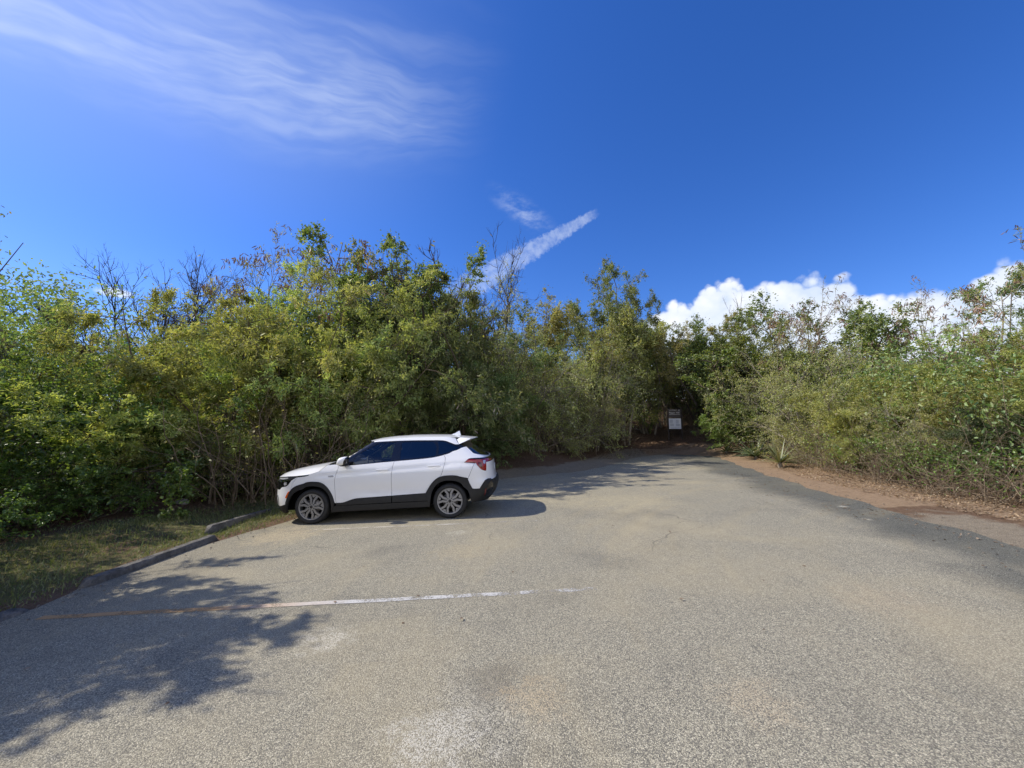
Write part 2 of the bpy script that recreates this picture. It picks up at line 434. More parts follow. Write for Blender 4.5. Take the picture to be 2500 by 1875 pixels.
# ------------------------------------------------------------------ the car
# a body sheet S(s, z): s runs along the flank (= x in the middle), wrapping to the centre of nose and tail; front axle at x = 0
XN = ([.15, .25, .35, .5, .65, .75, .85, .92, .97, 1.1], [-.74, -.82, -.87, -.895, -.89, -.875, -.86, -.84, -.80, -.6])
XU = ([.95, 1.1, 1.5, 1.6], [.05, .20, .86, 1.05])
XR = ([.2, .3, .42, .55, .64, .70, .9, 1.0, 1.06, 1.10, 1.2, 1.3, 1.4, 1.5, 1.6],
      [3.25, 3.38, 3.48, 3.52, 3.52, 3.48, 3.455, 3.45, 3.43, 3.37, 3.23, 3.08, 2.94, 2.82, 2.7])
WZ = ([.15, .25, .4, .6, .8, .9, .97, 1.03, 1.08, 1.2, 1.3, 1.4, 1.5, 1.6], [.85, .875, .885, .885, .893, .892, .880, .862, .842, .785, .735, .68, .615, .54])
def smap(s, z, up=False):
    xn = lerp(z, *(XU if up else XN)); xr = lerp(z, *XR); W = lerp(z, *WZ)
    cf = .34 if up else .72; cr = lerp(z, [.9, 1.1, 1.3], [.62, .55, .42])
    if not up:                                  # shoulder crease with a hollow under it, scooped lower door
        q = z - (.935 + .042 * s)
        W -= .012 * math.exp(-((q + .05) / .032) ** 2) * sst(s, -.2, .3)
        W -= .014 * math.exp(-((z - .57) / .10) ** 2) * sst(s, .45, .9) * (1 - sst(s, 1.7, 2.2))
        if s > 2.2: W += .012 * math.exp(-((z - .93) / .16) ** 2) * sst(s, 2.2, 2.8)
    n = 2.3 if up else 3.1; nr = 3.2; L = .9
    xf = xn + cf; xb = xr - cr
    if s < xf:
        a = min(1, (xf - s) / L) * PI / 2
        return Vector((xf - cf * math.sin(a) ** (2 / n), -W * max(0, math.cos(a)) ** (2 / n), z))
    if s > xb:
        a = min(1, (s - xb) / L) * PI / 2
        return Vector((xb + cr * math.sin(a) ** (2 / nr), -W * max(0, math.cos(a)) ** (2 / nr), z))
    return Vector((s, -W, z))
def snorm(s, z, up):
    e = .004
    a = smap(s + e, z, up) - smap(s - e, z, up); c = smap(s, z + e, up) - smap(s, z - e, up)
    n = a.cross(c)
    return n.normalized() if n.length > 1e-9 else Vector((-1 if s < 1 else 1, 0, 0))

def smooth_poly(P, step=.045):
    n = len(P); P = [Vector(p) for p in P]; out = []
    sharp = []
    for i in range(n):
        a, c = P[i] - P[i - 1], P[(i + 1) % n] - P[i]
        sharp.append(a.length < 1e-6 or c.length < 1e-6 or a.angle(c) > .75)
    for i in range(n):
        p0, p1, p2, p3 = P[i - 1], P[i], P[(i + 1) % n], P[(i + 2) % n]
        L = (p2 - p1).length
        m1 = (p2 - p1) if sharp[i] else (p2 - p0) * .5 * min(1, 2 * L / ((p2 - p0).length + 1e-9))
        m2 = (p2 - p1) if sharp[(i + 1) % n] else (p3 - p1) * .5 * min(1, 2 * L / ((p3 - p1).length + 1e-9))
        k = max(1, int(math.ceil(L / step)))
        for j in range(k):
            t = j / k; t2, t3 = t * t, t * t * t
            out.append(p1 * (2 * t3 - 3 * t2 + 1) + m1 * (t3 - 2 * t2 + t) + p2 * (3 * t2 - 2 * t3) + m2 * (t3 - t2))
    return out
def shrink(P, d):
    n = len(P); A = sum(P[i].x * P[(i + 1) % n].y - P[(i + 1) % n].x * P[i].y for i in range(n))
    sg = 1 if A > 0 else -1; out = []
    for i in range(n):
        a = P[i] - P[i - 1]; c = P[(i + 1) % n] - P[i]
        na = Vector((-a.y, a.x)); nc = Vector((-c.y, c.x))
        m = (na.normalized() if na.length else na) + (nc.normalized() if nc.length else nc)
        m = m.normalized() if m.length > .3 else m
        out.append(P[i] + m * d * sg)
    return out
def inpoly(P, x, y):
    r = False; n = len(P); j = n - 1
    for i in range(n):
        if (P[i].y > y) != (P[j].y > y) and x < (P[j].x - P[i].x) * (y - P[i].y) / (P[j].y - P[i].y) + P[i].x: r = not r
        j = i
    return r
def panel(name, mat, polys, parent, holes=(), up=False, off=0.0, grid=.05, side=-1, gap=.0035, skirt=.018, label=None):
    """a body panel cut out of the sheet; side -1 is the near (left) flank"""
    if polys and not isinstance(polys[0], list): polys = [polys]
    bm = bmesh.new()
    for poly in polys:
        P = shrink(smooth_poly(poly), gap) if gap else smooth_poly(poly)
        H = [smooth_poly(h) for h in holes]
        vs = []; es = []
        for R in [P] + H:
            b0 = len(vs); vs += R; es += [(b0 + i, b0 + (i + 1) % len(R)) for i in range(len(R))]
        x0, x1 = min(p.x for p in P), max(p.x for p in P); y0, y1 = min(p.y for p in P), max(p.y for p in P)
        nxx = int((x1 - x0) / grid) + 1; nyy = int((y1 - y0) / (grid * .7)) + 1
        for i in range(nxx + 1):
            for j in range(nyy + 1):
                x = x0 + (i + .5 * (j % 2)) * grid; y = y0 + j * grid * .7
                if inpoly(P, x, y) and not any(inpoly(h, x, y) for h in H) and all((Vector((x, y)) - p).length > grid * .35 for p in vs[:len(P) + sum(len(h) for h in H)]):
                    vs.append(Vector((x, y)))
        V, E, F, *_ = delaunay_2d_cdt([v.to_2d() for v in vs], es, [], 0, 1e-5)
        bv = []
        for v in V:
            p = smap(v.x, v.y, up) + snorm(v.x, v.y, up) * off
            bv.append(bm.verts.new((p.x, p.y * -side, p.z)))
        for f in F:
            c = (V[f[0]] + V[f[1]] + V[f[2]]) / 3
            if inpoly(P, c.x, c.y) and not any(inpoly(h, c.x, c.y) for h in H):
                ff = [bv[k] for k in f]
                if side == 1: ff.reverse()
                try: bm.faces.new(ff)
                except ValueError: pass
    bmesh.ops.remove_doubles(bm, verts=bm.verts, dist=.0004)
    bmesh.ops.dissolve_degenerate(bm, dist=.0003, edges=bm.edges)
    loose = [v for v in bm.verts if not v.link_faces]
    bmesh.ops.delete(bm, geom=loose, context='VERTS')
    bm.normal_update()
    bad = 0
    if skirt:
        be = [e for e in bm.edges if len(e.link_faces) == 1]
        nrm = {v: v.normal.copy() for e in be for v in e.verts}
        r = bmesh.ops.extrude_edge_only(bm, edges=be)
        src = {}
        for v in r['geom']:
            if isinstance(v, bmesh.types.BMVert):
                best = min(nrm, key=lambda u: (u.co - v.co).length_squared)
                v.co = v.co - nrm[best] * skirt
        for e in bm.edges:
            if len(e.link_faces) == 2 and e.calc_face_angle(0) > .6: e.smooth = False
    me = bpy.data.meshes.new(name); bm.to_mesh(me); bm.free()
    me.materials.append(mat)
    for p in me.polygons: p.use_smooth = True
    o = link(name, me, parent)
    if label: o['label'] = label
    return o
def both(name, mat, polys, parent, **kw): return [panel(name, mat, polys, parent, side=s, **kw) for s in (-1, 1)]

def sellip(bm, c, r, e=.6, nu=20, nv=12):
    """rounded box / super-ellipsoid"""
    f = lambda w, m: math.copysign(abs(w) ** m, w)
    rows = []
    for j in range(nv + 1):
        v = -PI / 2 + PI * j / nv; row = []
        for i in range(nu):
            u = 2 * PI * i / nu
            row.append(bm.verts.new((c[0] + r[0] * f(math.cos(v), e) * f(math.cos(u), e), c[1] + r[1] * f(math.cos(v), e) * f(math.sin(u), e), c[2] + r[2] * f(math.sin(v), e))))
        rows.append(row)
    for j in range(nv):
        for i in range(nu): 
            try: bm.faces.new((rows[j][i], rows[j][(i + 1) % nu], rows[j + 1][(i + 1) % nu], rows[j + 1][i]))
            except ValueError: pass
    bmesh.ops.remove_doubles(bm, verts=bm.verts, dist=1e-5)
def lathe(bm, prof, seg=48, cy=0.0, closed=False):
    """prof: (radius, y); axis along y"""
    rows = [[bm.verts.new((r * math.cos(2 * PI * i / seg), y + cy, r * math.sin(2 * PI * i / seg))) for i in range(seg)] for r, y in prof]
    for a, c in zip(rows, rows[1:] + ([rows[0]] if closed else [])):
        for i in range(seg): bm.faces.new((a[i], a[(i + 1) % seg], c[(i + 1) % seg], c[i]))
def prism(bm, poly, y0, y1, tf=None):
    """poly in x,z extruded along y"""
    a = [bm.verts.new((p[0], y0, p[1])) for p in poly]; c = [bm.verts.new((p[0], y1, p[1])) for p in poly]
    n = len(poly); bm.faces.new(a); bm.faces.new(c[::-1])
    for i in range(n): bm.faces.new((a[i], c[i], c[(i + 1) % n], a[(i + 1) % n]))
def grid_bm(rows):
    bm = bmesh.new(); R = [[bm.verts.new(p) for p in r] for r in rows]
    for a, c in zip(R, R[1:]):
        for i in range(len(a) - 1): bm.faces.new((a[i], c[i], c[i + 1], a[i + 1]))
    return bm

CAR = empty('parked_car')
CAR.location = (-3.795, 8.395, SLOPE * -3.795)
CAR.rotation_euler = (0, -math.atan(SLOPE), 0)
tag(CAR, 'white compact crossover with black wheel arch cladding parked on the tarmac', 'car')

# outlines on the sheet (s, z)
AFO = [(.444, .373), (.433, .409), (.404, .498), (.358, .588), (.302, .668), (.234, .732), (.167, .768), (.077, .783), (-.036, .787), (-.109, .775), (-.172, .740), (-.233, .692), (-.275, .627), (-.315, .51), (-.335, .437), (-.343, .382)]
AFI = [(.375, .20), (.383, .300), (.371, .412), (.336, .523), (.268, .614), (.189, .672), (.099, .698), (.009, .708), (-.075, .703), (-.138, .676), (-.190, .635), (-.24, .571), (-.275, .494), (-.30, .406), (-.315, .326), (-.32, .218)]
ARO = [(2.174, .485), (2.215, .554), (2.273, .641), (2.343, .715), (2.412, .763), (2.469, .783), (2.549, .796), (2.684, .796), (2.786, .784), (2.858, .754), (2.905, .705), (2.934, .643), (2.959, .563), (2.968, .535)]
ARI = [(2.240, .22), (2.261, .354), (2.281, .464), (2.328, .572), (2.397, .646), (2.478, .688), (2.569, .706), (2.682, .701), (2.78, .680), (2.86, .635), (2.905, .546), (2.917, .434), (2.911, .285)]
DF = [(.50, 1.058), (.50, 1.023), (.479, .969), (.458, .894), (.443, .817), (.441, .74), (.448, .628), (.454, .518), (.474, .372)]
DS = [(1.565, 1.105), (1.540, 1.002), (1.529, .916), (1.523, .694), (1.526, .463)]
RD = [(2.516, 1.184), (2.548, 1.136), (2.549, 1.06), (2.526, .962), (2.505, .886), (2.463, .783)]
CT1 = [(.474, .372), (.596, .374), (.686, .398), (.798, .432), (.911, .444), (1.526, .463)]
BELT1 = [(1.565, 1.105), (1.308, 1.094), (1.119, 1.083), (.745, 1.065), (.50, 1.058)]
BELT2 = [(1.565, 1.105), (2.015, 1.125), (2.278, 1.142), (2.448, 1.168), (2.516, 1.184)]
WIN1 = [(.76, 1.082), (.79, 1.215), (.955, 1.333), (1.202, 1.453), (1.342, 1.459), (1.537, 1.462), (1.483, 1.115), (1.118, 1.094)]
WIN2 = [(1.656, 1.462), (1.976, 1.460), (2.284, 1.449), (2.338, 1.39), (2.366, 1.332), (2.356, 1.172), (2.219, 1.158), (1.99, 1.145), (1.67, 1.131)]
WIN3 = [(2.375, 1.452), (2.463, 1.448), (2.614, 1.383), (2.794, 1.314), (2.674, 1.253), (2.48, 1.208), (2.405, 1.195), (2.41, 1.332)]
APL = [(.40, 1.10), (.50, 1.166), (.64, 1.24), (.86, 1.373), (1.01, 1.481)]
ROOFLOW = [(1.06, 1.484), (1.23, 1.488), (1.544, 1.491), (1.901, 1.486), (2.269, 1.473), (2.456, 1.462), (2.577, 1.419), (2.695, 1.377), (2.985, 1.372)]
TRIM = APL + ROOFLOW + [(3.013, 1.325), (2.838, 1.306), (2.758, 1.281), (2.619, 1.211)] + BELT2[::-1] + BELT1[1:-1] + [(.62, 1.06)]

SEAM = [(-1.1, .886), (-.9, .886), (-.618, .885), (-.319, .906), (-.186, .910), (-.044, .930), (.116, .968), (.184, 1.008), (.24, 1.052), (.293, 1.085)]
both('fender', M['paint'], SEAM[5:] + [(.442, 1.092), (.50, 1.085)] + DF + AFO[:13] + [(-.24, .76), (-.18, .882), (-.126, .893), (-.063, .907)], CAR)
fd = both('front_door', M['paint'], DF + CT1[1:] + DS[::-1][1:-1] + BELT1[:-1], CAR, grid=.045)
rd = both('rear_door', M['paint'], BELT2 + RD[1:] + ARO[:5][::-1] + DS[::-1], CAR, grid=.045)
both('quarter_panel', M['paint'], [(2.516, 1.184), (2.619, 1.211), (2.758, 1.281), (2.838, 1.306), (3.013, 1.325), (3.046, 1.257), (3.08, 1.192), (3.168, 1.168), (3.21, 1.094), (2.961, 1.097),
     (2.915, 1.089), (2.88, 1.028), (3.016, 1.004), (2.959, .906), (2.905, .728)] + ARO[5:10][::-1] + RD[::-1][:-1], CAR)
both('front_bumper', M['paint'], [(-.275, .627), (-.24, .76), (-.18, .882), (-.253, .822), (-.301, .746), (-.341, .719), (-.44, .70), (-.50, .655), (-1.15, .655), (-1.15, .40), (-.66, .37), (-.489, .346), (-.343, .382), (-.335, .437), (-.315, .51)], CAR, gap=.001)
both('lower_bumper', M['plastic'], [(-.343, .382), (-.489, .346), (-.66, .37), (-1.15, .40), (-1.15, .25), (-.6, .21), (-.36, .20), (-.32, .218), (-.315, .326), (-.30, .406)], CAR)
gr = both('grille', M['gloss_black'], [(-.50, .655), (-.44, .70), (-.453, .798), (-.62, .80), (-1.15, .80), (-1.15, .655)], CAR, gap=.002)
for g_, s in zip(gr, (-1, 1)):
    panel('chrome_bar', M['chrome'], [(-.45, .795), (-.45, .815), (-1.15, .82), (-1.15, .80)], g_, side=s, off=.012, gap=0)
both('hood_lip', M['paint'], [(-.64, .803), (-.62, .882), (-1.15, .882), (-1.15, .803)], CAR, gap=.003)
hl = both('headlight', M['lamp_dark'], [(-.18, .882), (-.186, .905), (-.319, .904), (-.618, .882), (-.64, .83), (-.45, .832), (-.253, .836), (-.228, .842)], CAR, gap=.002, off=.002)
for h_, s in zip(hl, (-1, 1)):
    panel('lamp_reflector', M['lamp_white'], [(-.30, .862), (-.30, .885), (-.52, .872), (-.54, .850), (-.40, .848)], h_, side=s, off=.006, gap=0)
    panel('light_bar', M['chrome'], [(-.253, .818), (-.253, .834), (-.45, .828), (-.72, .820), (-.72, .80), (-.45, .806)], h_, side=s, off=.008, gap=0)
    panel('lower_lamp', M['gloss_black'], [(-.453, .80), (-.255, .815), (-.301, .746), (-.341, .719), (-.44, .704)], h_, side=s, off=.003, gap=.002)
    panel('fog_lens', M['lamp_white'], [(-.33, .748), (-.325, .79), (-.37, .795), (-.385, .755), (-.36, .735)], h_, side=s, off=.008, gap=0)
    panel('indicator_strip', M['gloss_black'], [(-.18, .884), (-.186, .906), (-.044, .929), (-.029, .931), (-.063, .907), (-.126, .893)], h_, side=s, off=.003, gap=.001)
both('bumper_vent', M['alloy'], [(-.56, .545), (-.64, .555), (-.62, .53), (-.565, .50), (-.55, .37), (-.538, .37), (-.545, .50)], CAR, off=.006, gap=0, skirt=.006)
both('side_marker', M['orange'], [(-.300, .619), (-.268, .619), (-.302, .555), (-.322, .50), (-.352, .504), (-.33, .56)], CAR, off=.010, gap=0)
arf = both('wheel_arch_trim', M['plastic'], AFO + AFI[::-1], CAR, off=.016, gap=0, skirt=.04, grid=.06)
both('wheel_arch_trim', M['plastic'], ARO + ARI[::-1], CAR, off=.016, gap=0, skirt=.04, grid=.06)
both('sill_cladding', M['plastic'], [CT1 + [(1.522, .339), (.473, .324)], [(1.534, .463), (2.174, .485), (2.215, .41), (2.222, .342), (1.534, .341)]], CAR, off=.013, gap=.004)
both('rocker', M['plastic'], [(.39, .32), (.473, .32), (2.225, .337), (2.24, .23), (.466, .205), (.38, .20)], CAR, off=.004, gap=.002)
both('rear_bumper', M['paint'], [(3.016, 1.002), (3.04, 1.010), (3.076, .942), (3.147, .875), (3.266, .839), (3.274, .756), (3.288, .687), (3.269, .684), (3.198, .664), (3.125, .583), (3.082, .525), (2.996, .527), (2.968, .535), (2.959, .563), (2.934, .643), (2.905, .705), (2.905, .728), (2.959, .906)], CAR, gap=.0015)
both('lower_rear_bumper', M['plastic'], [(2.975, .535), (2.996, .525), (3.082, .523), (3.125, .581), (3.198, .662), (3.269, .682), (3.378, .683), (3.41, .662), (3.95, .68), (3.95, .36), (3.5, .27), (3.075, .286), (2.909, .266), (2.915, .43), (2.93, .50)], CAR, off=.014, gap=.002)
both('exhaust_recess', M['gloss_black'], [(3.20, .38), (3.21, .45), (3.285, .60), (3.365, .646), (3.42, .60), (3.42, .40), (3.30, .345)], CAR, off=.017, gap=0)
both('reflector', M['red_dark'], [(3.19, .505), (3.222, .53), (3.207, .423), (3.175, .392)], CAR, off=.021, gap=0, skirt=.006)
both('tailgate', M['paint'], [[(3.168, 1.166), (3.223, 1.159), (3.62, 1.119), (3.95, 1.113), (3.95, 1.094), (3.21, 1.094)],
     [(3.266, .841), (3.303, .998), (3.342, 1.010), (3.56, 1.017), (3.95, 1.017), (3.95, .68), (3.41, .664), (3.378, .685), (3.288, .687), (3.274, .756)]], CAR)
tl = both('tail_light', M['red'], [(2.88, 1.028), (2.916, 1.082), (3.199, 1.066), (3.402, 1.072), (3.56, 1.068), (3.56, 1.02), (3.342, 1.012), (3.303, .998), (3.266, .843), (3.147, .877), (3.076, .944), (3.04, 1.012)], CAR, gap=.002, off=.006)
for t_, s in zip(tl, (-1, 1)):
    panel('lamp_trim', M['gloss_black'], [(2.915, 1.090), (2.961, 1.098), (3.223, 1.092), (3.95, 1.092), (3.95, 1.022), (3.565, 1.022), (3.565, 1.07), (3.402, 1.074), (3.199, 1.068)], t_, side=s, off=.008, gap=0)
    panel('reversing_lens', M['lamp_white'], [(3.215, 1.045), (3.29, 1.042), (3.255, .975), (3.205, .99)], t_, side=s, off=.012, gap=0, skirt=.004)
    panel('dark_lens', M['red_dark'], [(3.10, .945), (3.16, .90), (3.175, 1.005), (3.08, 1.012)], t_, side=s, off=.010, gap=0, skirt=.003)
wt = both('window_trim', M['gloss_black'], TRIM, CAR, holes=[WIN1, WIN2, WIN3], up=True, off=-.004, gap=.001)
for s in (-1, 1):
    panel('side_window', M['glass'], WIN1, CAR, up=True, off=-.010, gap=-.004, side=s, skirt=0, label='clear front side window')
    panel('side_window', M['glass_dark'], WIN2, CAR, up=True, off=-.010, gap=-.004, side=s, skirt=0, label='dark tinted rear side window')
    panel('side_window', M['glass_dark'], WIN3, CAR, up=True, off=-.010, gap=-.004, side=s, skirt=0, label='dark tinted quarter window')
both('windshield', M['glass'], [(-.7, 1.10), (.10, 1.10)] + [(x + .0, z) for x, z in APL] + [(.85, 1.492), (-.2, 1.492)], CAR, up=True, off=-.006, gap=0, skirt=0)
both('rear_window', M['glass_dark'], [(2.97, 1.37), (3.013, 1.325), (3.046, 1.257), (3.08, 1.192), (3.223, 1.161), (3.6, 1.121), (3.95, 1.115), (3.95, 1.44), (3.0, 1.44)], CAR, off=-.004, gap=.002, skirt=0)
both('fuel_flap', M['paint'], [(2.645, 1.003), (2.685, 1.020), (2.835, 1.016), (2.858, .992), (2.838, .927), (2.795, .880), (2.63, .882), (2.604, .897), (2.618, .959)], CAR, off=.005, gap=0, skirt=.008)
both('fender_badge', M['alloy'], [(.31, .883), (.40, .890), (.425, .868), (.40, .856), (.32, .864)], CAR, off=.006, gap=0, skirt=.006)
# door handles: recess and grip
for (dx, dz, doors) in ((0, 0, fd), (.988, .032, rd)):
    for d_, s in zip(doors, (-1, 1)):
        panel('handle_recess', M['alloy_dark'] if False else M['paint'], [(1.33 + dx, .905 + dz), (1.44 + dx, .930 + dz), (1.47 + dx, .95 + dz), (1.30 + dx, .945 + dz)], d_, side=s, off=.002, gap=0, skirt=.004)
        bm = bmesh.new(); y = -.893 - (.0 if dx == 0 else .004)
        sellip(bm, (1.365 + dx, (y - .022) * -s, .957 + dz), (.125, .012, .019), .55)
        bm_obj('door_handle', bm, M['paint'], d_)
# dark inner body, floor, wheel wells
both('inner_body', M['shell'], [(-1.15, .26), (-1.15, .88), (-.35, .89), (-.05, .92), (.18, 1.0), (.35, 1.07), (1.2, 1.08), (2.4, 1.14), (2.6, 1.18), (2.9, 1.29), (3.02, 1.30), (3.10, 1.17), (3.95, 1.10), (3.95, .30), (2.93, .28), (2.93, .434), (2.90, .55), (2.86, .635), (2.78, .68), (2.57, .706), (2.4, .65), (2.33, .572), (2.28, .464), (2.24, .22), (.39, .2), (.385, .30), (.371, .412), (.336, .523), (.268, .614), (.1, .698), (-.075, .703), (-.19, .635), (-.275, .494), (-.32, .218), (-.6, .22)], CAR, off=-.03, gap=.01, skirt=0, grid=.1)
bm = bmesh.new()
for (x0, x1, z0, z1, w) in ((.42, 2.2, .20, .42, .80), (-.70, -.36, .22, .6, .55), (3.0, 3.35, .30, .6, .60), (-.36, 3.0, .36, .44, .52)):
    prism(bm, [(x0, z0), (x1, z0), (x1, z1), (x0, z1)], -w, w)
bm_obj('underbody', bm, M['shell'], CAR, smooth=False)
for cx in (.03, 2.60):
    for s in (-1, 1):
        bm = bmesh.new()
        a_ = [cx + .36 * math.cos(i * PI / 14) for i in range(15)]; z_ = [.34 + .36 * math.sin(i * PI / 14) for i in range(15)]
        O_ = [bm.verts.new((x, s * .87, z)) for x, z in zip(a_, z_)]; I_ = [bm.verts.new((x, s * .5, z)) for x, z in zip(a_, z_)]
        for i in range(14): bm.faces.new((O_[i], O_[i + 1], I_[i + 1], I_[i]))
        bm.faces.new(I_)
        bm_obj('wheel_well', bm, M['shell'], CAR)

# hood
sp = smooth_poly(SEAM, .05)[:-12] if False else None
hs = []
for i in range(len(SEAM) - 1):
    for k in range(5):
        t = k / 5; hs.append((SEAM[i][0] * (1 - t) + SEAM[i + 1][0] * t, SEAM[i][1] * (1 - t) + SEAM[i + 1][1] * t))
hs.append(SEAM[-1])
rows = []; lastx = -9
for s, z in hs:
    p = smap(s, z)
    if p.x < lastx + .004: continue
    lastx = p.x; w = max(.0, -p.y); zcn = max(lerp(p.x, [-.87, -.84, -.78, -.6, -.33, -.08, .10, .30], [.892, .925, .958, 1.005, 1.050, 1.082, 1.098, 1.112]), z)
    row = []
    for j in range(25):
        yn = -1 + 2 * j / 24; a = abs(yn)
        prof = 1 - a ** 2.6 + .10 * math.exp(-((a - .72) / .07) ** 2) * (1 - a) * 2
        row.append((p.x - .10 * (1 - a * a) * sst(p.x, .1, .29), yn * w, z + (zcn - z) * min(1.02, prof) - .002))
    rows.append(row)
hood = bm_obj('hood', grid_bm(rows), M['paint'], CAR)
rows = [[(x + .10 * (a * a - 1) * 1.0 , yn * .80, z - .03 * a * a) for yn in [-1 + i / 8 for i in range(17)] for a in [abs(yn)]] for x, z in ((.27, 1.098), (.34, 1.092), (.44, 1.105))]
bm_obj('cowl', grid_bm(rows), M['plastic'], CAR)
bm = bmesh.new(); sellip(bm, (.33, -.2, 1.125), (.02, .33, .01), .6); sellip(bm, (.36, .35, 1.125), (.02, .30, .01), .6); bm_obj('wiper', bm, M['plastic'], CAR)

# roof: white side rail down to the glass line, crowned skin, spoiler, fin
ZE = ([1.0, 1.06, 1.23, 1.6, 2.0, 2.4, 2.7, 2.85, 3.1], [1.493, 1.50, 1.52, 1.538, 1.54, 1.53, 1.51, 1.498, 1.478])
ZC = ([.86, 1.03, 1.16, 1.41, 1.8, 2.18, 2.57, 2.80, 3.1], [1.492, 1.539, 1.565, 1.584, 1.594, 1.585, 1.566, 1.53, 1.494])
edge = [(x, lerp(x, *ZE)) for x in (2.80, 2.6, 2.4, 2.2, 2.0, 1.8, 1.6, 1.4, 1.23, 1.12, 1.06)]
both('roof_rail', M['paint'], ROOFLOW[:-1] + [(2.80, 1.374), (2.78, 1.44)] + edge, CAR, up=True, gap=0, skirt=.01)
rows = []
for i in range(33):
    v = i / 32; se = 1.05 + v * 1.752; we = -smap(se, lerp(se, *ZE), True).y; row = []
    for j in range(29):
        yn = -1 + 2 * j / 28; a = abs(yn); x = (.865 + .19 * a * a) * (1 - v) + 2.80 * v
        x = x if a < 1 else se
        ze = lerp(se, *ZE); row.append((x, yn * we, ze + (max(lerp(x, *ZC), ze) - ze) * (1 - a ** 2.4)))
    rows.append(row)
bm_obj('roof', grid_bm(rows), M['paint'], CAR)
bm = bmesh.new(); zs_ = [1.374, 1.40, 1.43, 1.465, lerp(2.80, *ZE)]
w0 = -smap(2.80, zs_[-1], True).y
R_ = []                                                   # top skin, then trailing edge and underside
for v in [0, .12, .25, .4, .55, .7, .85, 1]:
    row = []
    for j in range(29):
        yn = -1 + 2 * j / 28; a = abs(yn); z0 = zs_[-1] + (lerp(2.80, *ZC) - zs_[-1]) * (1 - a ** 2.4)
        x1 = 3.10 - .075 * a ** 3; z1 = 1.494 - .016 * a ** 2
        row.append((2.806 + (x1 - 2.806) * v, yn * (w0 + (.578 - w0) * v), z0 + (z1 - z0) * v))
    R_.append(row)
R_.append([(p[0] + .006, p[1], p[2] - .012) for p in R_[-1]]); R_.append([(p[0] - .012, p[1] * .99, p[2] - .012) for p in R_[-1]])
R_.append([(2.84, p[1] * .98, 1.44 - .03 * (abs(p[1]) / .578) ** 4) for p in R_[-1]])
V_ = [[bm.verts.new(p) for p in r] for r in R_]
for a, c in zip(V_, V_[1:]):
    for i in range(28): bm.faces.new((a[i], c[i], c[i + 1], a[i + 1]))
for s in (-1, 1):
    E_ = [smap(2.806, z, True) for z in zs_]; E_[-1] = Vector((2.806, -w0, zs_[-1])); T2 = [Vector((3.018 + .007 * i / 4, -.578, 1.460 + .018 * i / 4)) for i in range(5)]
    F_ = [[bm.verts.new(((e * (1 - v) + t_ * v).x, -s * (e * (1 - v) + t_ * v).y, (e * (1 - v) + t_ * v).z)) for e, t_ in zip(E_, T2)] for v in (0, .2, .4, .6, .8, 1)]
    for a, c in zip(F_, F_[1:]):
        for i in range(4): bm.faces.new((a[i], c[i], c[i + 1], a[i + 1]))
spo = bm_obj('spoiler', bm, M['paint'], CAR)
spo.data.set_sharp_from_angle(angle=.7)
bm = bmesh.new()
fp = [(2.52, 1.555), (2.63, 1.588), (2.71, 1.633), (2.735, 1.634), (2.742, 1.590), (2.76, 1.545)]
A_ = [bm.verts.new((x, -.02 * (1 - (z - 1.55) / .1), z)) for x, z in fp]; C_ = [bm.verts.new((x, .02 * (1 - (z - 1.55) / .1), z)) for x, z in fp]
bm.faces.new(A_); bm.faces.new(C_[::-1])
for i in range(len(fp)): bm.faces.new((A_[i], C_[i], C_[(i + 1) % len(fp)], A_[(i + 1) % len(fp)]))
bm_obj('roof_antenna', bm, M['paint'], CAR, smooth=False)
# mirrors
for s in (-1, 1):
    bm = bmesh.new(); sellip(bm, (.625, .965 * s, 1.155), (.095, .095, .078), .7)
    for v in bm.verts: v.co.x += .35 * (v.co.z - 1.155); v.co.z += .12 * max(0, v.co.x - .62)
    mo = bm_obj('side_mirror', bm, M['paint'], CAR)
    bm = bmesh.new(); sellip(bm, (.685, .965 * s, 1.16), (.045, .088, .074), .75); 
    for v in bm.verts: v.co.x += .30 * (v.co.z - 1.155)
    bm_obj('mirror_housing', bm, M['gloss_black'], mo)
    bm = bmesh.new(); sellip(bm, (.645, .93 * s, 1.082), (.075, .09, .026), .7); bm_obj('mirror_base', bm, M['plastic'], mo)
# cabin
for y in (-.38, .38):
    bm = bmesh.new(); sellip(bm, (1.50, y, .96), (.09, .24, .33), .6)
    for v in bm.verts: v.co.x += .28 * (v.co.z - .8)
    sellip(bm, (1.25, y, .62), (.27, .25, .09), .6)
    so = bm_obj('seat', bm, M['seat'], CAR)
    bm = bmesh.new(); sellip(bm, (1.66, y, 1.36), (.05, .13, .085), .6); bm_obj('headrest', bm, M['seat'], so)
bm = bmesh.new(); sellip(bm, (2.42, 0, .98), (.09, .62, .33), .5); sellip(bm, (2.15, 0, .62), (.25, .62, .1), .5); bm_obj('rear_seat', bm, M['seat'], CAR)
bm = bmesh.new(); sellip(bm, (.62, 0, .93), (.28, .74, .13), .4); bm_obj('dashboard', bm, M['dash'], CAR)
bm = bmesh.new(); lathe(bm, [(.185 + .016 * math.cos(k * PI / 4), .016 * math.sin(k * PI / 4)) for k in range(8)], 28, closed=True); prism(bm, [(-.18, -.02), (.18, -.02), (.18, .02), (-.18, .02)], -.01, .01)
bmesh.ops.rotate(bm, verts=bm.verts, matrix=Matrix.Rotation(PI / 2, 3, 'Z')); bmesh.ops.rotate(bm, verts=bm.verts, matrix=Matrix.Rotation(-.4, 3, 'Y')); bmesh.ops.translate(bm, verts=bm.verts, vec=(.98, -.38, 1.02))
bm_obj('steering_wheel', bm, M['dash'], CAR)
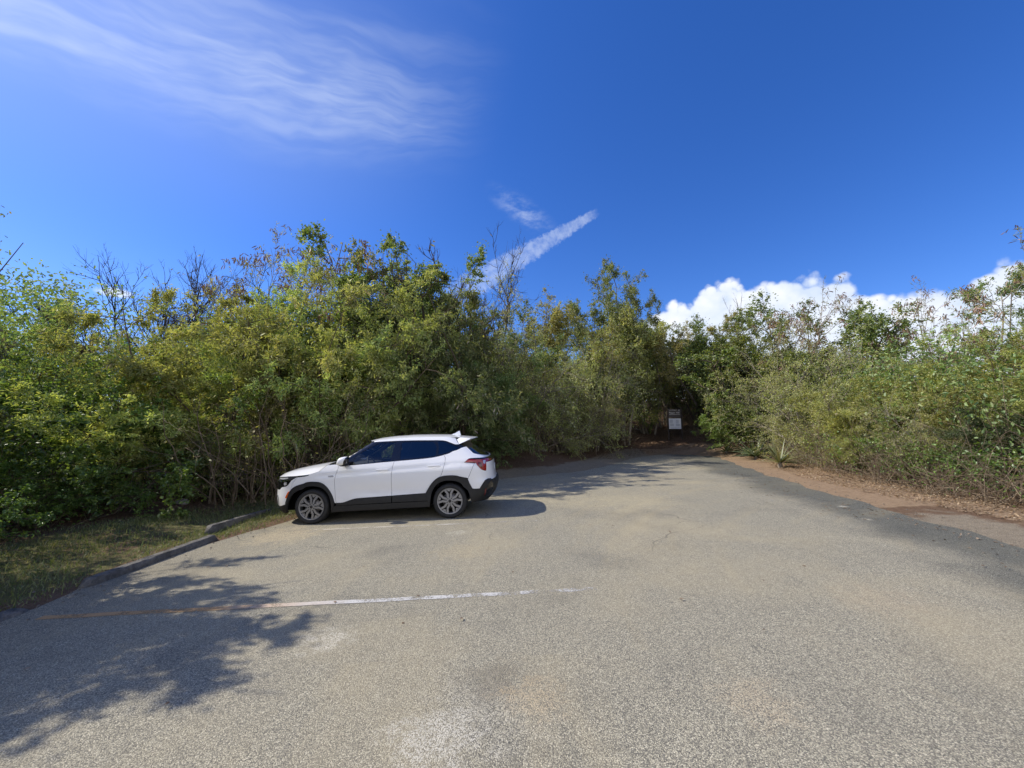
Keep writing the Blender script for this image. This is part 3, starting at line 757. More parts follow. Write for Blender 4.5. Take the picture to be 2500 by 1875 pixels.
bm = bmesh.new(); prism(bm, [(-.004, .80), (.004, .80), (.004, .92), (-.004, .92)], -.16, .16); bmesh.ops.translate(bm, verts=bm.verts, vec=(3.462, 0, 0)); bm_obj('licence_plate', bm, M['plate'], CAR, smooth=False)

# wheels
RT = .325
def rot(p, a): return (p[0] * math.cos(a) - p[1] * math.sin(a), p[0] * math.sin(a) + p[1] * math.cos(a))
def wheel(x, s, a0):
    w = empty('wheel', (x, .78 * s, RT - .006), parent=CAR)
    if s > 0: w.rotation_euler = (0, 0, PI)
    bm = bmesh.new()
    lathe(bm, [(.236, -.085), (.255, -.104), (.285, -.109), (.306, -.100), (.320, -.08), (RT, -.05), (RT, .05), (.320, .08), (.30, .105), (.26, .105), (.236, .085)], 64)
    bm_obj('tyre', bm, M['rubber'], w)
    bm = bmesh.new()
    lathe(bm, [(.243, -.095), (.240, -.102), (.222, -.100), (.216, -.088), (.214, .08)], 64)
    n5 = 5
    for k in range(n5):
        a = a0 + 2 * PI * k / n5
        for sg in (-1, 1):
            pl = [(.045, .006 * sg), (.138, .011 * sg), (.222, .058 * sg), (.214, .096 * sg), (.200, .094 * sg), (.132, .050 * sg), (.050, .040 * sg)]
            if sg < 0: pl = pl[::-1]
            prism(bm, [rot(p, a) for p in pl], -.098, -.06)
        prism(bm, [rot(p, a) for p in [(.196, -.030), (.222, -.046), (.229, 0), (.222, .046), (.196, .030), (.172, 0)]], -.090, -.055)
    lathe(bm, [(.062, -.100), (.066, -.06)], 30)
    c_ = [bm.verts.new((.062 * math.cos(i * PI / 15), -.100, .062 * math.sin(i * PI / 15))) for i in range(30)]; bm.faces.new(c_)
    rim = bm_obj('rim', bm, M['alloy'], w, smooth=False)
    bm = bmesh.new(); sellip(bm, (0, -.100, 0), (.030, .006, .030), 1.0, 20, 8)
    for k in range(5):
        q_ = rot((.055, 0), a0 + PI / 5 + 2 * PI * k / 5); sellip(bm, (q_[0], -.100, q_[1]), (.010, .006, .010), 1, 10, 6)
    bm_obj('hub_cap', bm, M['alloy_dark'], rim)
    bm = bmesh.new(); lathe(bm, [(.001, -.03), (.15, -.03), (.15, -.01), (.001, -.01)], 40); bm_obj('brake_disc', bm, M['disc'], w)
    bm = bmesh.new(); lathe(bm, [(.215, .0), (.14, .02), (.001, .02)], 40); bm_obj('wheel_barrel', bm, M['shell'], w)
for x, a in ((0, .12), (2.63, .38)):
    for s in (-1, 1): wheel(x, s, a)
# ------------------------------------------------------------------ kerbs, sign, stones
def wheel_stop(x0, y0, x1, y1, w, h, sink, label, seed):
    """long precast block, bevelled top, chipped rounded ends"""
    rr = random.Random(seed); L = math.hypot(x1 - x0, y1 - y0); n = 26
    bm = bmesh.new(); rows = []
    prof = [(-.5, 0), (-.5, .55), (-.44, .82), (-.34, 1), (.34, 1), (.44, .82), (.5, .55), (.5, 0)]
    for i in range(n + 1):
        t = i / n; d = min(t, 1 - t) * L; e = math.sqrt(max(.0, 1 - (1 - min(1, d / .09)) ** 2)) * .45 + .55
        x, y = x0 + (x1 - x0) * t, y0 + (y1 - y0) * t; g0 = gz(x, y) - sink * (1 if seed % 2 else t)
        ux, uy = -(y1 - y0) / L, (x1 - x0) / L
        rows.append([bm.verts.new((x - ux * p * w * e + rr.uniform(-.004, .004), y - uy * p * w * e, g0 - .04 + (q + .0) * (h + .04) * (e if q > .5 else 1) + rr.uniform(-.004, .004))) for p, q in prof])
    for a, c in zip(rows, rows[1:]):
        for i in range(7): bm.faces.new((a[i], c[i], c[i + 1], a[i + 1]))
    bm.faces.new(rows[0]); bm.faces.new(rows[-1][::-1])
    o = bm_obj('wheel_stop', bm, M['concrete'], smooth=True); o.data.set_sharp_from_angle(angle=.9)
    return tag(o, label, 'wheel stop', 'concrete wheel stops along the grass')
wheel_stop(-5.02, 4.72, -4.99, 6.72, .15, .10, .015, 'cracked concrete wheel stop with a rounded chipped near end, lying in the shade', 1)
wheel_stop(-5.36, 7.0, -5.42, 8.9, .13, .13, .10, 'sunlit concrete wheel stop half sunk in grass ahead of the car', 2)
wheel_stop(-5.05, 2.3, -5.00, 4.2, .20, .06, .02, 'low concrete wheel stop cut by the left edge of the photo', 3)

SX, SY = 9.27, 22.0; SZ = gz(SX, SY)
sign = empty('trail_sign', (SX, SY, SZ), rz=-.25)
tag(sign, 'brown trailhead sign on two posts reading Peace Hill above a white notice', 'sign')
def box(name, x0, x1, y0, y1, z0, z1, mat, par, bev=.004):
    bm = bmesh.new(); bmesh.ops.create_cube(bm, size=1)
    for v in bm.verts: v.co = ((x0 + x1) / 2 + v.co.x * (x1 - x0), (y0 + y1) / 2 + v.co.y * (y1 - y0), (z0 + z1) / 2 + v.co.z * (z1 - z0))
    if bev: bmesh.ops.bevel(bm, geom=bm.edges, offset=bev, segments=2, affect='EDGES')
    return bm_obj(name, bm, mat, par, smooth=False)
for s in (-1, 1): box('post', s * .36 - .035, s * .36 + .035, -.03, .04, -.3, 1.72, M['post'], sign)
hp = box('header_panel', -.32, .32, -.035, .0, 1.24, 1.70, M['sign_brown'], sign)
np_ = box('notice_panel', -.32, .32, -.035, .0, .60, 1.19, M['sign_white'], sign)
for word, wx in (('Peace', -.29), ('Hill', .075)):
    cu = bpy.data.curves.new('lettering', 'FONT'); cu.body = word; cu.size = .13; cu.extrude = .001
    to = bpy.data.objects.new('lettering_source', cu)
    me = bpy.data.meshes.new_from_object(to); bpy.data.objects.remove(to)
    me.transform(Matrix.Translation((wx, -.0385, 1.475)) @ Matrix.Rotation(PI / 2, 4, 'X'))
    me.materials.clear(); me.materials.append(M['sign_text']); link('lettering', me, hp)
bm = bmesh.new()
def bar(x0, x1, z, h, y=-.0385):
    bm.faces.new([bm.verts.new(p) for p in ((x0, y, z), (x1, y, z), (x1, y, z + h), (x0, y, z + h))])
bar(-.29, .12, 1.665, .012); bar(-.29, .27, 1.415, .014); bar(.22, .27, 1.645, .035)
bm_obj('printed_rule', bm, M['sign_text'], hp, smooth=False)
bm = bmesh.new(); rr = random.Random(4)
for cx in (-.26, .05):
    for k in range(9): bar(cx, cx + rr.uniform(.14, .21), 1.10 - k * .038 - (k > 4) * .03, .013)
bar(-.26, .26, .66, .01); bar(-.26, .2, .635, .008)
bm_obj('printed_text', bm, M['sign_grey'], np_, smooth=False)

def stone(x, y, r, label, seed):
    rr = random.Random(seed); bm = bmesh.new(); bmesh.ops.create_icosphere(bm, subdivisions=3, radius=1)
    k = [Vector((rr.gauss(0, 1), rr.gauss(0, 1), rr.gauss(0, 1))).normalized() for _ in range(9)]
    for v in bm.verts:
        d = min(1, min(.78 / max(.05, v.co.normalized().dot(n)) for n in k))
        v.co = Vector((v.co.x * r * 1.2, v.co.y * r, v.co.z * r * .7)) * d
    o = bm_obj('stone', bm, M['stone'], smooth=True); o.data.set_sharp_from_angle(angle=.5)
    o.location = (x, y, gz(x, y) + r * .3); o.rotation_euler = (0, 0, rr.uniform(0, 6))
    return tag(o, label, 'stone', 'loose stones on the verge')
stone(1.45, 18.6, .17, 'pale stone on leaf litter under the trees right of the car', 1)
stone(-6.9, 11.0, .10, 'small pale stone on the bank ahead of the car bonnet', 2)
stone(-7.0, 4.9, .10, 'grey stone on the shaded grass at the left edge', 3)
stone(-8.0, 9.6, .13, 'dusty stone where the grass meets the left thicket', 4)
stone(1.95, 18.9, .07, 'small stone beside the larger pale stone under the trees', 5)

# sisal rosettes
def sisal(x, y, n, L, mat, label, seed, trunk=0):
    rr = random.Random(seed); b = MB(); root = empty('sisal_plant', (x, y, gz(x, y)))
    for k in range(n):
        az = k * 2.399 + rr.uniform(-.3, .3); el = rr.uniform(.15, 1.35); l = L * rr.uniform(.65, 1.05); seg = 7
        c = Vector((0, 0, .05 + trunk)); d = Vector((math.cos(az) * math.cos(el), math.sin(az) * math.cos(el), math.sin(el)))
        side = Vector((-math.sin(az), math.cos(az), 0)); v = []
        for i in range(seg + 1):
            t = i / seg; w = .045 * L * (.55 + 1.3 * t if t < .35 else (1 - t) * 1.55 + .02); up = side.cross(d).normalized()
            v += [c + side * w, c - up * w * .35, c - side * w]
            c = c + d * l / seg; d = (d + Vector((0, 0, -.07 * rr.uniform(.2, 1.6)))).normalized()
        q_ = []
        for i in range(seg):
            for j in (0, 1): q_.append((3 * i + j, 3 * i + j + 1, 3 * i + 4 + j, 3 * i + 3 + j))
        b.quads([tuple(p) for p in v], q_)
    b.build('leaves', mat, root, smooth=True)
    bm = bmesh.new(); sellip(bm, (0, 0, .03 + trunk / 2), (.07, .07, .10 + trunk / 2), 1); bm_obj('stump', bm, M['bark_grey'], root)
    return tag(root, label, 'sisal plant', 'sisal plants beside the thicket')
sisal(8.7, 12.7, 40, .85, M['sisal_pale'], 'sunlit yellow green sisal rosette at the corner of the tarmac', 1, .08)
sisal(9.8, 15.7, 36, 1.15, M['sisal_grey'], 'large grey green sisal in the shade, middle of the three', 2)
sisal(9.8, 17.8, 24, .85, M['sisal_grey'], 'shaded sisal farthest from the camera, nearest the trail', 3)
SKY_V = 1.0; BACK_FILL = (10.5, 10.4, 10.3); SKY_S = .14; SKY_G = (.79, .91, 1.33); CIRRUS = .32
SH = dict(name='shrub', cat='shrub')
PLANTS = [
 # (kind, picture column, distance, skyline row, label, options)
 ('broad0', 70, 8.3, 850, 'glossy dark green broad leaved bush at the left edge', dict(wide=1.25, **SH)),
 ('broad1', 235, 9.8, 880, 'glossy green bush just right of the left edge bush, behind the shaded grass', dict(wide=1.2, **SH)),
 ('broad0', 20, 7.2, 1010, 'low leafy bush overhanging the shaded grass at far left', dict(wide=1.3, **SH)),
 ('broad1', 370, 10.4, 985, 'leafy bush above the thicket foot, midway between left edge and car', dict(wide=1.2, **SH)),
 ('broad1', 500, 11.0, 1070, 'low dark green bush on the bank ahead of the car bonnet', dict(wide=1.2, **SH)),
 ('feather0', 20, 11.0, 780, 'feathery tree at the left edge with pale green top', dict(wide=1.1)),
 ('feather1', 165, 11.6, 800, 'broad feathery tree below the left bare tree, left of the yellow patch', dict(wide=1.15)),
 ('feather2', 305, 12.2, 800, 'wide yellow green tree directly below the large bare crown', dict(wide=1.15)),
 ('feather3', 435, 11.6, 795, 'feathery yellow green tree behind the yellow leaved shrub', dict(wide=1.1)),
 ('yellow', 430, 10.2, 925, 'bright yellow leaved shrub halfway up the left thicket', dict(wide=1.25, **SH)),
 ('yellow', 480, 10.6, 1000, 'smaller yellowish shrub under the bright yellow one', dict(wide=1.2, **SH)),
 ('feather0', 545, 12.4, 715, 'feathery tree left of the tall pod hung tree', dict(wide=1.0)),
 ('feather2', 640, 11.8, 665, 'tall yellow green tree with bright top in front of the pod hung tree', dict(wide=.95)),
 ('feather1', 575, 10.9, 900, 'low feathery shrub on the bank left of the car bonnet', dict(wide=1.05, **SH)),
 ('feather3', 735, 11.6, 640, 'tall feathery tree above the car bonnet', dict(wide=.95)),
 ('twiggy0', 700, 11.2, 985, 'brown leafless brush above the car bonnet', dict(wide=1.1, **SH)),
 ('feather1', 835, 12.6, 620, 'tall feathery tree above the car windshield', dict(wide=.95)),
 ('twiggy1', 830, 12.2, 900, 'thin stemmed shrub behind the car windshield', dict(wide=1.0, **SH)),
 ('feather0', 925, 13.9, 660, 'olive tree in front of the vine clad column', dict(wide=.95)),
 ('dark0', 1010, 14.0, 690, 'dark feathery tree behind the car roof', dict(wide=1.0)),
 ('dark0', 1110, 15.6, 665, 'dark tree behind the tail of the car', dict(wide=.95)),
 ('dark0', 960, 14.2, 960, 'low dark green shrub just above the car roof', dict(wide=1.1, **SH)),
 ('dark0', 1200, 17.4, 790, 'dark green tree right of the car tail', dict(wide=1.05)),
 ('dark0', 1170, 16.9, 930, 'low shaded shrub right of the car tail', dict(wide=1.1, **SH)),
 ('twiggy0', 1285, 18.6, 750, 'grey green twiggy tree left of the pinkish dry crown', dict(wide=1.05)),
 ('twiggy1', 1365, 19.4, 770, 'twiggy tree with pinkish dry leaves left of the tall middle tree', dict(wide=1.0)),
 ('twiggy0', 1365, 18.9, 930, 'dark arching brush between the car and the trail', dict(wide=1.0, **SH)),
 ('round1', 1440, 21.5, 765, 'leafy olive tree at the left foot of the tall middle tree', dict(wide=1.0)),
 ('twiggy1', 1440, 19.8, 850, 'twiggy shrub with pale branches left of the trail', dict(wide=.85, **SH)),
 ('dark1', 1440, 21.0, 900, 'dark shrub screening the left side of the trail', dict(wide=.8, **SH)),
 ('round1', 1572, 24.2, 790, 'tree with pale dry leaves arching over the trail', dict(wide=1.0)),
 ('round0', 1620, 25.5, 800, 'dark leaved tree over the trail, behind the pale dry crown', dict(wide=1.2)),
 ('dark0', 1590, 31.5, 850, 'dark tree closing the top of the trail', dict(wide=1.6)),
 ('dark1', 1680, 28.0, 820, 'dark tree uphill behind the trail sign', dict(wide=1.3)),
 ('pole', 1566, 27.4, 800, 'thin pale trunk beside the trail, leftmost of the poles', dict(wide=.7)),
 ('pole', 1584, 26.8, 790, 'straight pale trunk in the middle of the trail poles', dict(wide=.7)),
 ('pole', 1618, 26.0, 800, 'bent pale trunk just left of the trail sign', dict(wide=.8)),
 # skyline
 ('bare', 255, 16.5, 628, 'wide leafless dark tree, larger of the bare crowns on the left skyline', dict(wide=1.15)),
 ('bare', 355, 16.8, 640, 'leafless spreading tree right of the widest bare crown', dict(wide=1.0)),
 ('bare1', 455, 16.5, 605, 'leafless tree with long upright whips on the left skyline', dict(wide=1.0)),
 ('bare1', 550, 16.8, 615, 'bare upright tree next to the pod hung tree', dict(wide=.95)),
 ('round1', 10, 15.5, 675, 'small leafy tree on the skyline at the left edge', dict(wide=.9)),
 ('round1', 85, 16.0, 700, 'leafy tree between the left edge and the bare crowns', dict(wide=.9)),
 ('pod', 650, 14.6, 556, 'tall slender tree with brown pods, left one above the car bonnet', dict(wide=.85)),
 ('pod1', 770, 15.2, 590, 'slender pod hung tree left of the vine clad column', dict(wide=.9)),
 ('vine', 935, 15.0, 548, 'tall tree smothered in leafy vines above the car', dict(wide=1.1)),
 ('vine', 985, 15.6, 580, 'vine draped tree right of the tallest vine column', dict(wide=1.0)),
 ('bare1', 1075, 16.6, 560, 'half bare tree with fine twigs right of the vine clad tree', dict(wide=.95)),
 ('twiggy1', 1110, 17.2, 640, 'twiggy grey tree under the fine bare crown behind the car tail', dict(wide=.9)),
 ('round1', 1245, 21.5, 705, 'bright leaved tree on the skyline under the white vapour trail', dict(wide=1.0)),
 ('round1', 1325, 22.0, 745, 'lower bright tree right of the one under the vapour trail', dict(wide=1.0)),
 ('round0', 1512, 23.0, 632, 'tall leafy tree standing highest in the middle', dict(wide=.85)),
 ('round1', 1455, 23.5, 735, 'olive tree hugging the left flank of the tall middle tree', dict(wide=.9)),
 ('round0', 1590, 24.0, 765, 'dark leaved tree right of the tall middle tree', dict(wide=1.0)),
 # right of the trail
 ('round1', 1710, 22.8, 755, 'pale leaved tree right of the trail against the white cloud', dict(wide=1.0)),
 ('dark1', 1765, 23.6, 820, 'dark leafy tree standing right behind the trail sign', dict(wide=1.0)),
 ('bare1', 1725, 22.0, 720, 'bare upright twigs in front of the white cloud', dict(wide=.6)),
 ('dark1', 1800, 19.6, 880, 'dark shrub right of the trail sign', dict(wide=.8, **SH)),
 ('dark1', 1830, 17.6, 930, 'dark shrub behind the shaded sisals', dict(wide=1.2, **SH)),
 ('dense', 1860, 19.0, 715, 'round crowned dense tree, left one behind the grey twiggy shrub', dict(wide=1.25)),
 ('dense', 1960, 18.0, 735, 'dense dark tree in the middle behind the grey twiggy shrub', dict(wide=1.3)),
 ('dense', 2105, 16.0, 735, 'round dark green tree right of the grey twiggy shrub top', dict(wide=1.2)),
 ('broad1', 1845, 16.6, 960, 'bright leaved bush behind the sisals', dict(wide=1.2, **SH)),
 ('twiggy0', 1960, 15.2, 790, 'tall grey twiggy shrub, left half of the pale mass at right', dict(wide=.8)),
 ('twiggy1', 2010, 13.4, 770, 'largest grey twiggy tree with arching pale branches', dict(wide=1.1)),
 ('twiggy0', 2010, 12.6, 960, 'arching pale twigs over the dirt edge beside the sunlit sisal', dict(wide=1.2, **SH)),
 ('pod1', 1975, 16.2, 678, 'thin pod hung tree poking above the dense crowns', dict(wide=.8)),
 ('pod1', 2245, 12.6, 685, 'sparse pod hung tree against the cloud, left of the tall right one', dict(wide=.75)),
 ('pod', 2440, 9.8, 560, 'tall pod hung tree at the right edge', dict(wide=1.1)),
 ('round0', 2485, 10.6, 640, 'leafy tree behind the tall pod hung tree at the right edge', dict(wide=.9)),
 ('feather2', 2130, 11.4, 880, 'green feathery shrub right of the largest grey twiggy tree', dict(wide=1.1, **SH)),
 ('feather0', 2255, 10.6, 815, 'green feathery tree below the sparse pod hung tree', dict(wide=1.1)),
 ('feather3', 2370, 9.6, 805, 'broad green feathery tree left of the right edge', dict(wide=1.1)),
 ('feather1', 2490, 8.6, 790, 'feathery green tree cut by the right edge', dict(wide=1.1)),
 ('dark1', 2480, 7.6, 960, 'deep green feathery shrub low at the right edge', dict(wide=1.15, **SH)),
 ('broad0', 2235, 9.2, 1010, 'low dark glossy bush in front of the right thicket', dict(wide=1.05, **SH)),
 ('broad1', 2370, 8.3, 1060, 'glossy bush right of the low dark one', dict(wide=1.1, **SH)),
 ('feather0', 2060, 10.6, 1000, 'low olive shrub above the dry stems at the dirt edge', dict(wide=1.1, **SH)),
 ('twiggy1', 2300, 8.7, 940, 'pale twigs sticking out of the right thicket', dict(wide=1.1, **SH)),
 ('brush', 665, 10.5, 940, 'clump of upright dry brown stems above the headlight of the car', dict(wide=1.2, **SH)),
 ('brush', 745, 10.7, 930, 'brown stem clump behind the middle of the car bonnet', dict(wide=1.2, **SH)),
 ('brush', 830, 11.2, 950, 'brown stem clump behind the car door mirror', dict(wide=1.2, **SH)),
 ('brush', 1300, 18.0, 985, 'tangled dry brush between the car tail and the trail', dict(wide=1.3, **SH)),
 ('brush', 1420, 19.2, 985, 'tangled dry brush at the left of the trail mouth', dict(wide=1.3, **SH)),
 ('brush', 2040, 10.9, 1065, 'dry brown brush at the dirt edge right of the sunlit sisal', dict(wide=1.4, **SH)),
 ('brush', 2160, 9.3, 1085, 'dry brown brush left of the low dark glossy bush', dict(wide=1.4, **SH)),
 ('brush', 2290, 8.3, 1120, 'dry brown brush under the low dark glossy bush', dict(wide=1.4, **SH)),
 ('brush', 2430, 7.3, 1130, 'dry brown brush at the right edge beside the dirt verge', dict(wide=1.4, **SH)),
 ('dense', 880, 15.0, 590, 'dense leafy crown just left of the vine clad column', dict(wide=.9)),
 ('dense', 1490, 23.6, 700, 'dense lower crown under the peak of the tall middle tree', dict(wide=.65)),
 ('dense', 1260, 21.0, 735, 'dense leafy crown below the white vapour trail', dict(wide=1.0)),
 ('dense', 1690, 25.5, 770, 'dense dark crown above the trail sign', dict(wide=1.2)),
 ('round0', 1528, 21.7, 705, 'dense leafy tree leaning over the left side of the trail mouth', dict(wide=.6, flip=3)),
 ('dense', 1835, 20.4, 750, 'leafy crown between the trail sign and the big dense crowns', dict(wide=.7)),
]
OFF = [('vine', -8.0, 3.9, 6.0, 'tree just left of the view whose shade falls on the tarmac', .9),
       ('vine', -8.9, 4.6, 5.8, 'tall dense tree left of the view casting the darkest shade', .8),
       ('vine', -7.6, 4.1, 5.3, 'leafy tree nearest the tarmac left of the view', .75),
       ('vine', -8.4, 3.0, 5.4, 'shade tree left of the view closest to the camera', .8),
       ('dense', -7.2, 3.3, 5.2, 'broad crowned shade tree left of the view', .6),
       ('feather1', -9.6, 4.9, 4.4, 'thorn tree left of the view shading the wheel stops', .6)]
# ------------------------------------------------------------------ vegetation
def unit(a): return a / (np.linalg.norm(a, axis=-1, keepdims=True) + 1e-9)
def grow(R, P0, D, L, n, wander, up):
    """branches as polylines: (B, n+1, 3)"""
    B = len(P0); P = np.zeros((B, n + 1, 3)); P[:, 0] = P0; d = unit(D).copy()
    for i in range(n):
        d = d + R.normal(0, wander, (B, 3)); d[:, 2] += up * (np.ones(B) if np.ndim(up) == 0 else up)
        d = unit(d); P[:, i + 1] = P[:, i] + d * (L / n)[:, None]
    return P
def tubes(b, P, r0, r1, sides, mi=0):
    B, n1, _ = P.shape
    T = unit(np.gradient(P, axis=1)); ref = np.where(np.abs(T[..., 2:3]) > .9, np.array([1., 0, 0]), np.array([0, 0, 1.]))
    U = unit(np.cross(T, ref)); W = np.cross(T, U)
    r = r0[:, None] + (r1 - r0)[:, None] * np.linspace(0, 1, n1)[None]
    a = np.arange(sides) * 2 * PI / sides
    V = P[:, :, None] + r[:, :, None, None] * (U[:, :, None] * np.cos(a)[None, None, :, None] + W[:, :, None] * np.sin(a)[None, None, :, None])
    i = np.arange(B * n1 * sides).reshape(B, n1, sides)
    A, C = i[:, :-1], i[:, 1:]
    q = np.stack([A, np.roll(A, -1, 2), np.roll(C, -1, 2), C], -1).reshape(-1, 4)
    b.quads(V.reshape(-1, 3), q, mi)
def spawn(R, P, k, t0, t1, ang, jit=.3):
    """k children on each branch: start points, directions, t"""
    B, n1, _ = P.shape
    t = R.uniform(t0, t1, (B, k)); f = t * (n1 - 1); i = np.minimum(f.astype(int), n1 - 2); w = (f - i)[..., None]
    bi = np.arange(B)[:, None]
    p = P[bi, i] * (1 - w) + P[bi, i + 1] * w; d = unit(P[bi, i + 1] - P[bi, i])
    q = unit(np.cross(d, R.normal(0, 1, d.shape)))
    a = ang + R.normal(0, jit, t.shape)
    D = d * np.cos(a)[..., None] + q * np.sin(a)[..., None]
    return p.reshape(-1, 3), D.reshape(-1, 3), t.reshape(-1), np.repeat(np.arange(B), k)
def leaves(R, b, p, d, L, W, fold=.3, flat=.4, mi=0, droop=0.0):
    """one folded leaf (two quads) at each point"""
    M_ = len(p)
    d = d.copy(); d[:, 2] -= droop; d = unit(d)
    up = R.normal(0, 1, (M_, 3)) * (1 - flat) + np.array([0, 0, 1.]) * flat * 2
    s = unit(np.cross(d, up)); n = np.cross(s, d)
    l = (L * R.uniform(.6, 1.2, M_))[:, None]; w = (W * R.uniform(.6, 1.2, M_))[:, None]
    base = p; tip = p + d * l - n * l * .12
    m1 = p + d * l * .28; m2 = p + d * l * .68
    a1 = m1 + s * w * .5 + n * w * fold; a2 = m2 + s * w * .42 + n * w * fold
    c1 = m1 - s * w * .5 + n * w * fold; c2 = m2 - s * w * .42 + n * w * fold
    V = np.stack([base, a1, a2, tip, c2, c1], 1).reshape(-1, 3)
    o = np.arange(M_)[:, None] * 6
    q = np.concatenate([o + np.array([[0, 1, 2, 3]]), o + np.array([[0, 3, 4, 5]])])
    b.quads(V, q, mi)

def plant(seed, stems, slen, tilt, spread, up0, l2, l3, leaf, bark, leafm, rad=.04, l4=None, pods=0, podm=None, base_t=.25, wander=.12, crook=.0, dry=0, drym=None, leaf_from=0, fill=0):
    """returns (trunk mesh, crown mesh); metres"""
    R = np.random.default_rng(seed); tb = MB(); cb = MB()
    az = R.uniform(0, 2 * PI, stems) if stems > 2 else R.uniform(0, 2 * PI) + np.arange(stems) * PI
    tl = R.uniform(tilt[0], tilt[1], stems)
    P0 = np.stack([np.cos(az) * spread * R.uniform(.1, 1, stems), np.sin(az) * spread * R.uniform(.1, 1, stems), np.full(stems, -.15)], 1)
    D = np.stack([np.cos(az) * np.sin(tl), np.sin(az) * np.sin(tl), np.cos(tl)], 1)
    L = R.uniform(slen[0], slen[1], stems)
    S = grow(R, P0, D, L, 9, wander, up0)
    tubes(tb, S, rad * R.uniform(.7, 1.2, stems), np.full(stems, rad * .18), 6)
    def lev(Pp, Lp, rp, spec):
        k, t0, t1, ang, ratio, upb, n = spec
        p, d, t, bi = spawn(R, Pp, k, t0, t1, ang)
        l = Lp[bi] * ratio * (1.15 - .55 * t) * R.uniform(.6, 1.25, len(t))
        Q = grow(R, p, d, l, n, wander * 1.3 + crook, upb)
        r = np.maximum(rp * .55, .0028) * R.uniform(.6, 1.1, len(t)); tubes(tb, Q, r, r * .3, 4 if rp > .01 else 3)
        return Q, l, rp * .5
    A, La, ra = lev(S, L, rad * .55, l2)
    Bb, Lb, rb = lev(A, La, ra, l3)
    tips = [Bb]
    if l4: Cc, Lc, rc = lev(Bb, Lb, rb, l4); tips = [Cc]
    nl, LL, WW, ang, flat, droop, fold = leaf
    for T in tips + ([A] if leaf_from else []):
        if nl == 0: continue
        nn = max(1, int(nl))
        p, d, t, bi = spawn(R, T, nn, base_t, 1.0, ang, .4)
        if nl < 1:
            keep = R.uniform(0, 1, len(p)) < nl; p, d = p[keep], d[keep]
        dd = R.uniform(0, 1, len(p)) < dry
        p = p + R.normal(0, .02, p.shape)
        leaves(R, cb, p[~dd], d[~dd], LL, WW, fold, flat, 0, droop)
        if dd.any(): leaves(R, cb, p[dd], d[dd], LL * 1.1, WW, fold, flat, 1, droop + .4)
    if fill:                             # fine sprays packed around the outer branches so the crown closes up
        T = Bb; k_ = R.integers(0, len(T), fill); f_ = R.uniform(.1, 1, fill) * (T.shape[1] - 1.001); i_ = f_.astype(int)
        p = T[k_, i_] * (1 - (f_ - i_))[:, None] + T[k_, i_ + 1] * (f_ - i_)[:, None] + R.normal(0, .075, (fill, 3)); p[:, 2] = np.maximum(p[:, 2], .15)
        leaves(R, cb, p, unit(R.normal(0, 1, p.shape)), LL, WW, fold, flat, 0, droop)
    if pods:
        T = tips[0]; sel = R.permutation(len(T))[:pods]
        p = np.repeat(T[sel, -1], 9, 0); p = p + R.normal(0, .05, p.shape)
        d = R.normal(0, .5, p.shape); d[:, 2] -= .7
        leaves(R, cb, p, unit(d), .14, .024, .15, .1, 1)
    mats = [leafm, podm or drym or leafm]
    return tb.mesh('trunk', bark, True), cb.mesh('crown', mats)

PR = {}
def proto(k, *a, **kw): PR[k] = plant(*a, **kw)
FE = (.17, .045)
for i in range(4):      # feathery thorn scrub
    proto('feather%d' % i, 11 + i, 9, (2.6, 4.6), (.1, .75), .35, .015, (9, .18, 1, .8, .42, -.03, 6), (9, .15, 1, .8, .42, -.05, 4), (42, .085, .020, 1.0, .3, .12, .25),
          M['bark_brown'], M['leaf_feather'], .035, dry=.03, drym=M['leaf_dry'], fill=16000)
for i in range(2):
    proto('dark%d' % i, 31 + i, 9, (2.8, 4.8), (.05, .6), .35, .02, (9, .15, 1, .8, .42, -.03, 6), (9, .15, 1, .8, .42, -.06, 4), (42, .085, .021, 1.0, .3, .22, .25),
          M['bark_brown'], M['leaf_deep_shaded'] if i else M['leaf_feather_dark'], .035, dry=.05, drym=M['leaf_dry'], fill=16000)
proto('yellow', 41, 7, (2.0, 3.2), (.2, .9), .25, .0, (9, .3, 1, .8, .42, 0, 5), (9, .15, 1, .8, .42, 0, 4), (34, .080, .020, 1.0, .3, .1, .2), M['bark_brown'], M['leaf_yellow'], .02, fill=6000)
for i in range(2):      # broad leaved glossy bush
    proto('broad%d' % i, 51 + i, 12, (1.8, 3.2), (.1, .8), .4, -.01, (9, .1, 1, .75, .45, -.02, 5), (8, .15, 1, .8, .45, -.05, 4), (30, .055, .035, .9, .3, .25, .18),
          M['bark_brown'], M['leaf_broad'], .025, fill=6000)
proto('bare', 61, 6, (3.0, 4.6), (.25, .85), .15, .03, (11, .25, 1, .6, .5, .10, 7), (9, .2, 1, .55, .5, .10, 6), (.07, .07, .04, .9, .4, .2, .2), M['bark_dark'], M['leaf_olive'], .052, l4=(6, .2, 1, .5, .55, .10, 4), crook=.04)
proto('bare1', 62, 5, (3.4, 5.0), (.25, .8), .2, .05, (9, .25, 1, .5, .5, .14, 7), (8, .2, 1, .5, .5, .12, 6), (.05, .07, .04, .9, .4, .2, .2), M['bark_dark'], M['leaf_olive'], .06, l4=(4, .2, 1, .45, .5, .1, 4), crook=.04)
proto('pod', 71, 4, (3.4, 4.8), (.05, .4), .12, .03, (8, .35, 1, .7, .42, .05, 6), (8, .2, 1, .7, .5, .02, 5), (14, .075, .017, 1.0, .4, .3, .2), M['bark_grey'], M['leaf_olive'], .035, pods=110, podm=M['pod'])
proto('pod1', 72, 3, (3.6, 5.0), (.1, .45), .12, .02, (9, .3, 1, .8, .45, .03, 6), (8, .2, 1, .7, .5, .0, 5), (10, .075, .017, 1.0, .4, .3, .2), M['bark_grey'], M['leaf_olive'], .035, pods=130, podm=M['pod'])
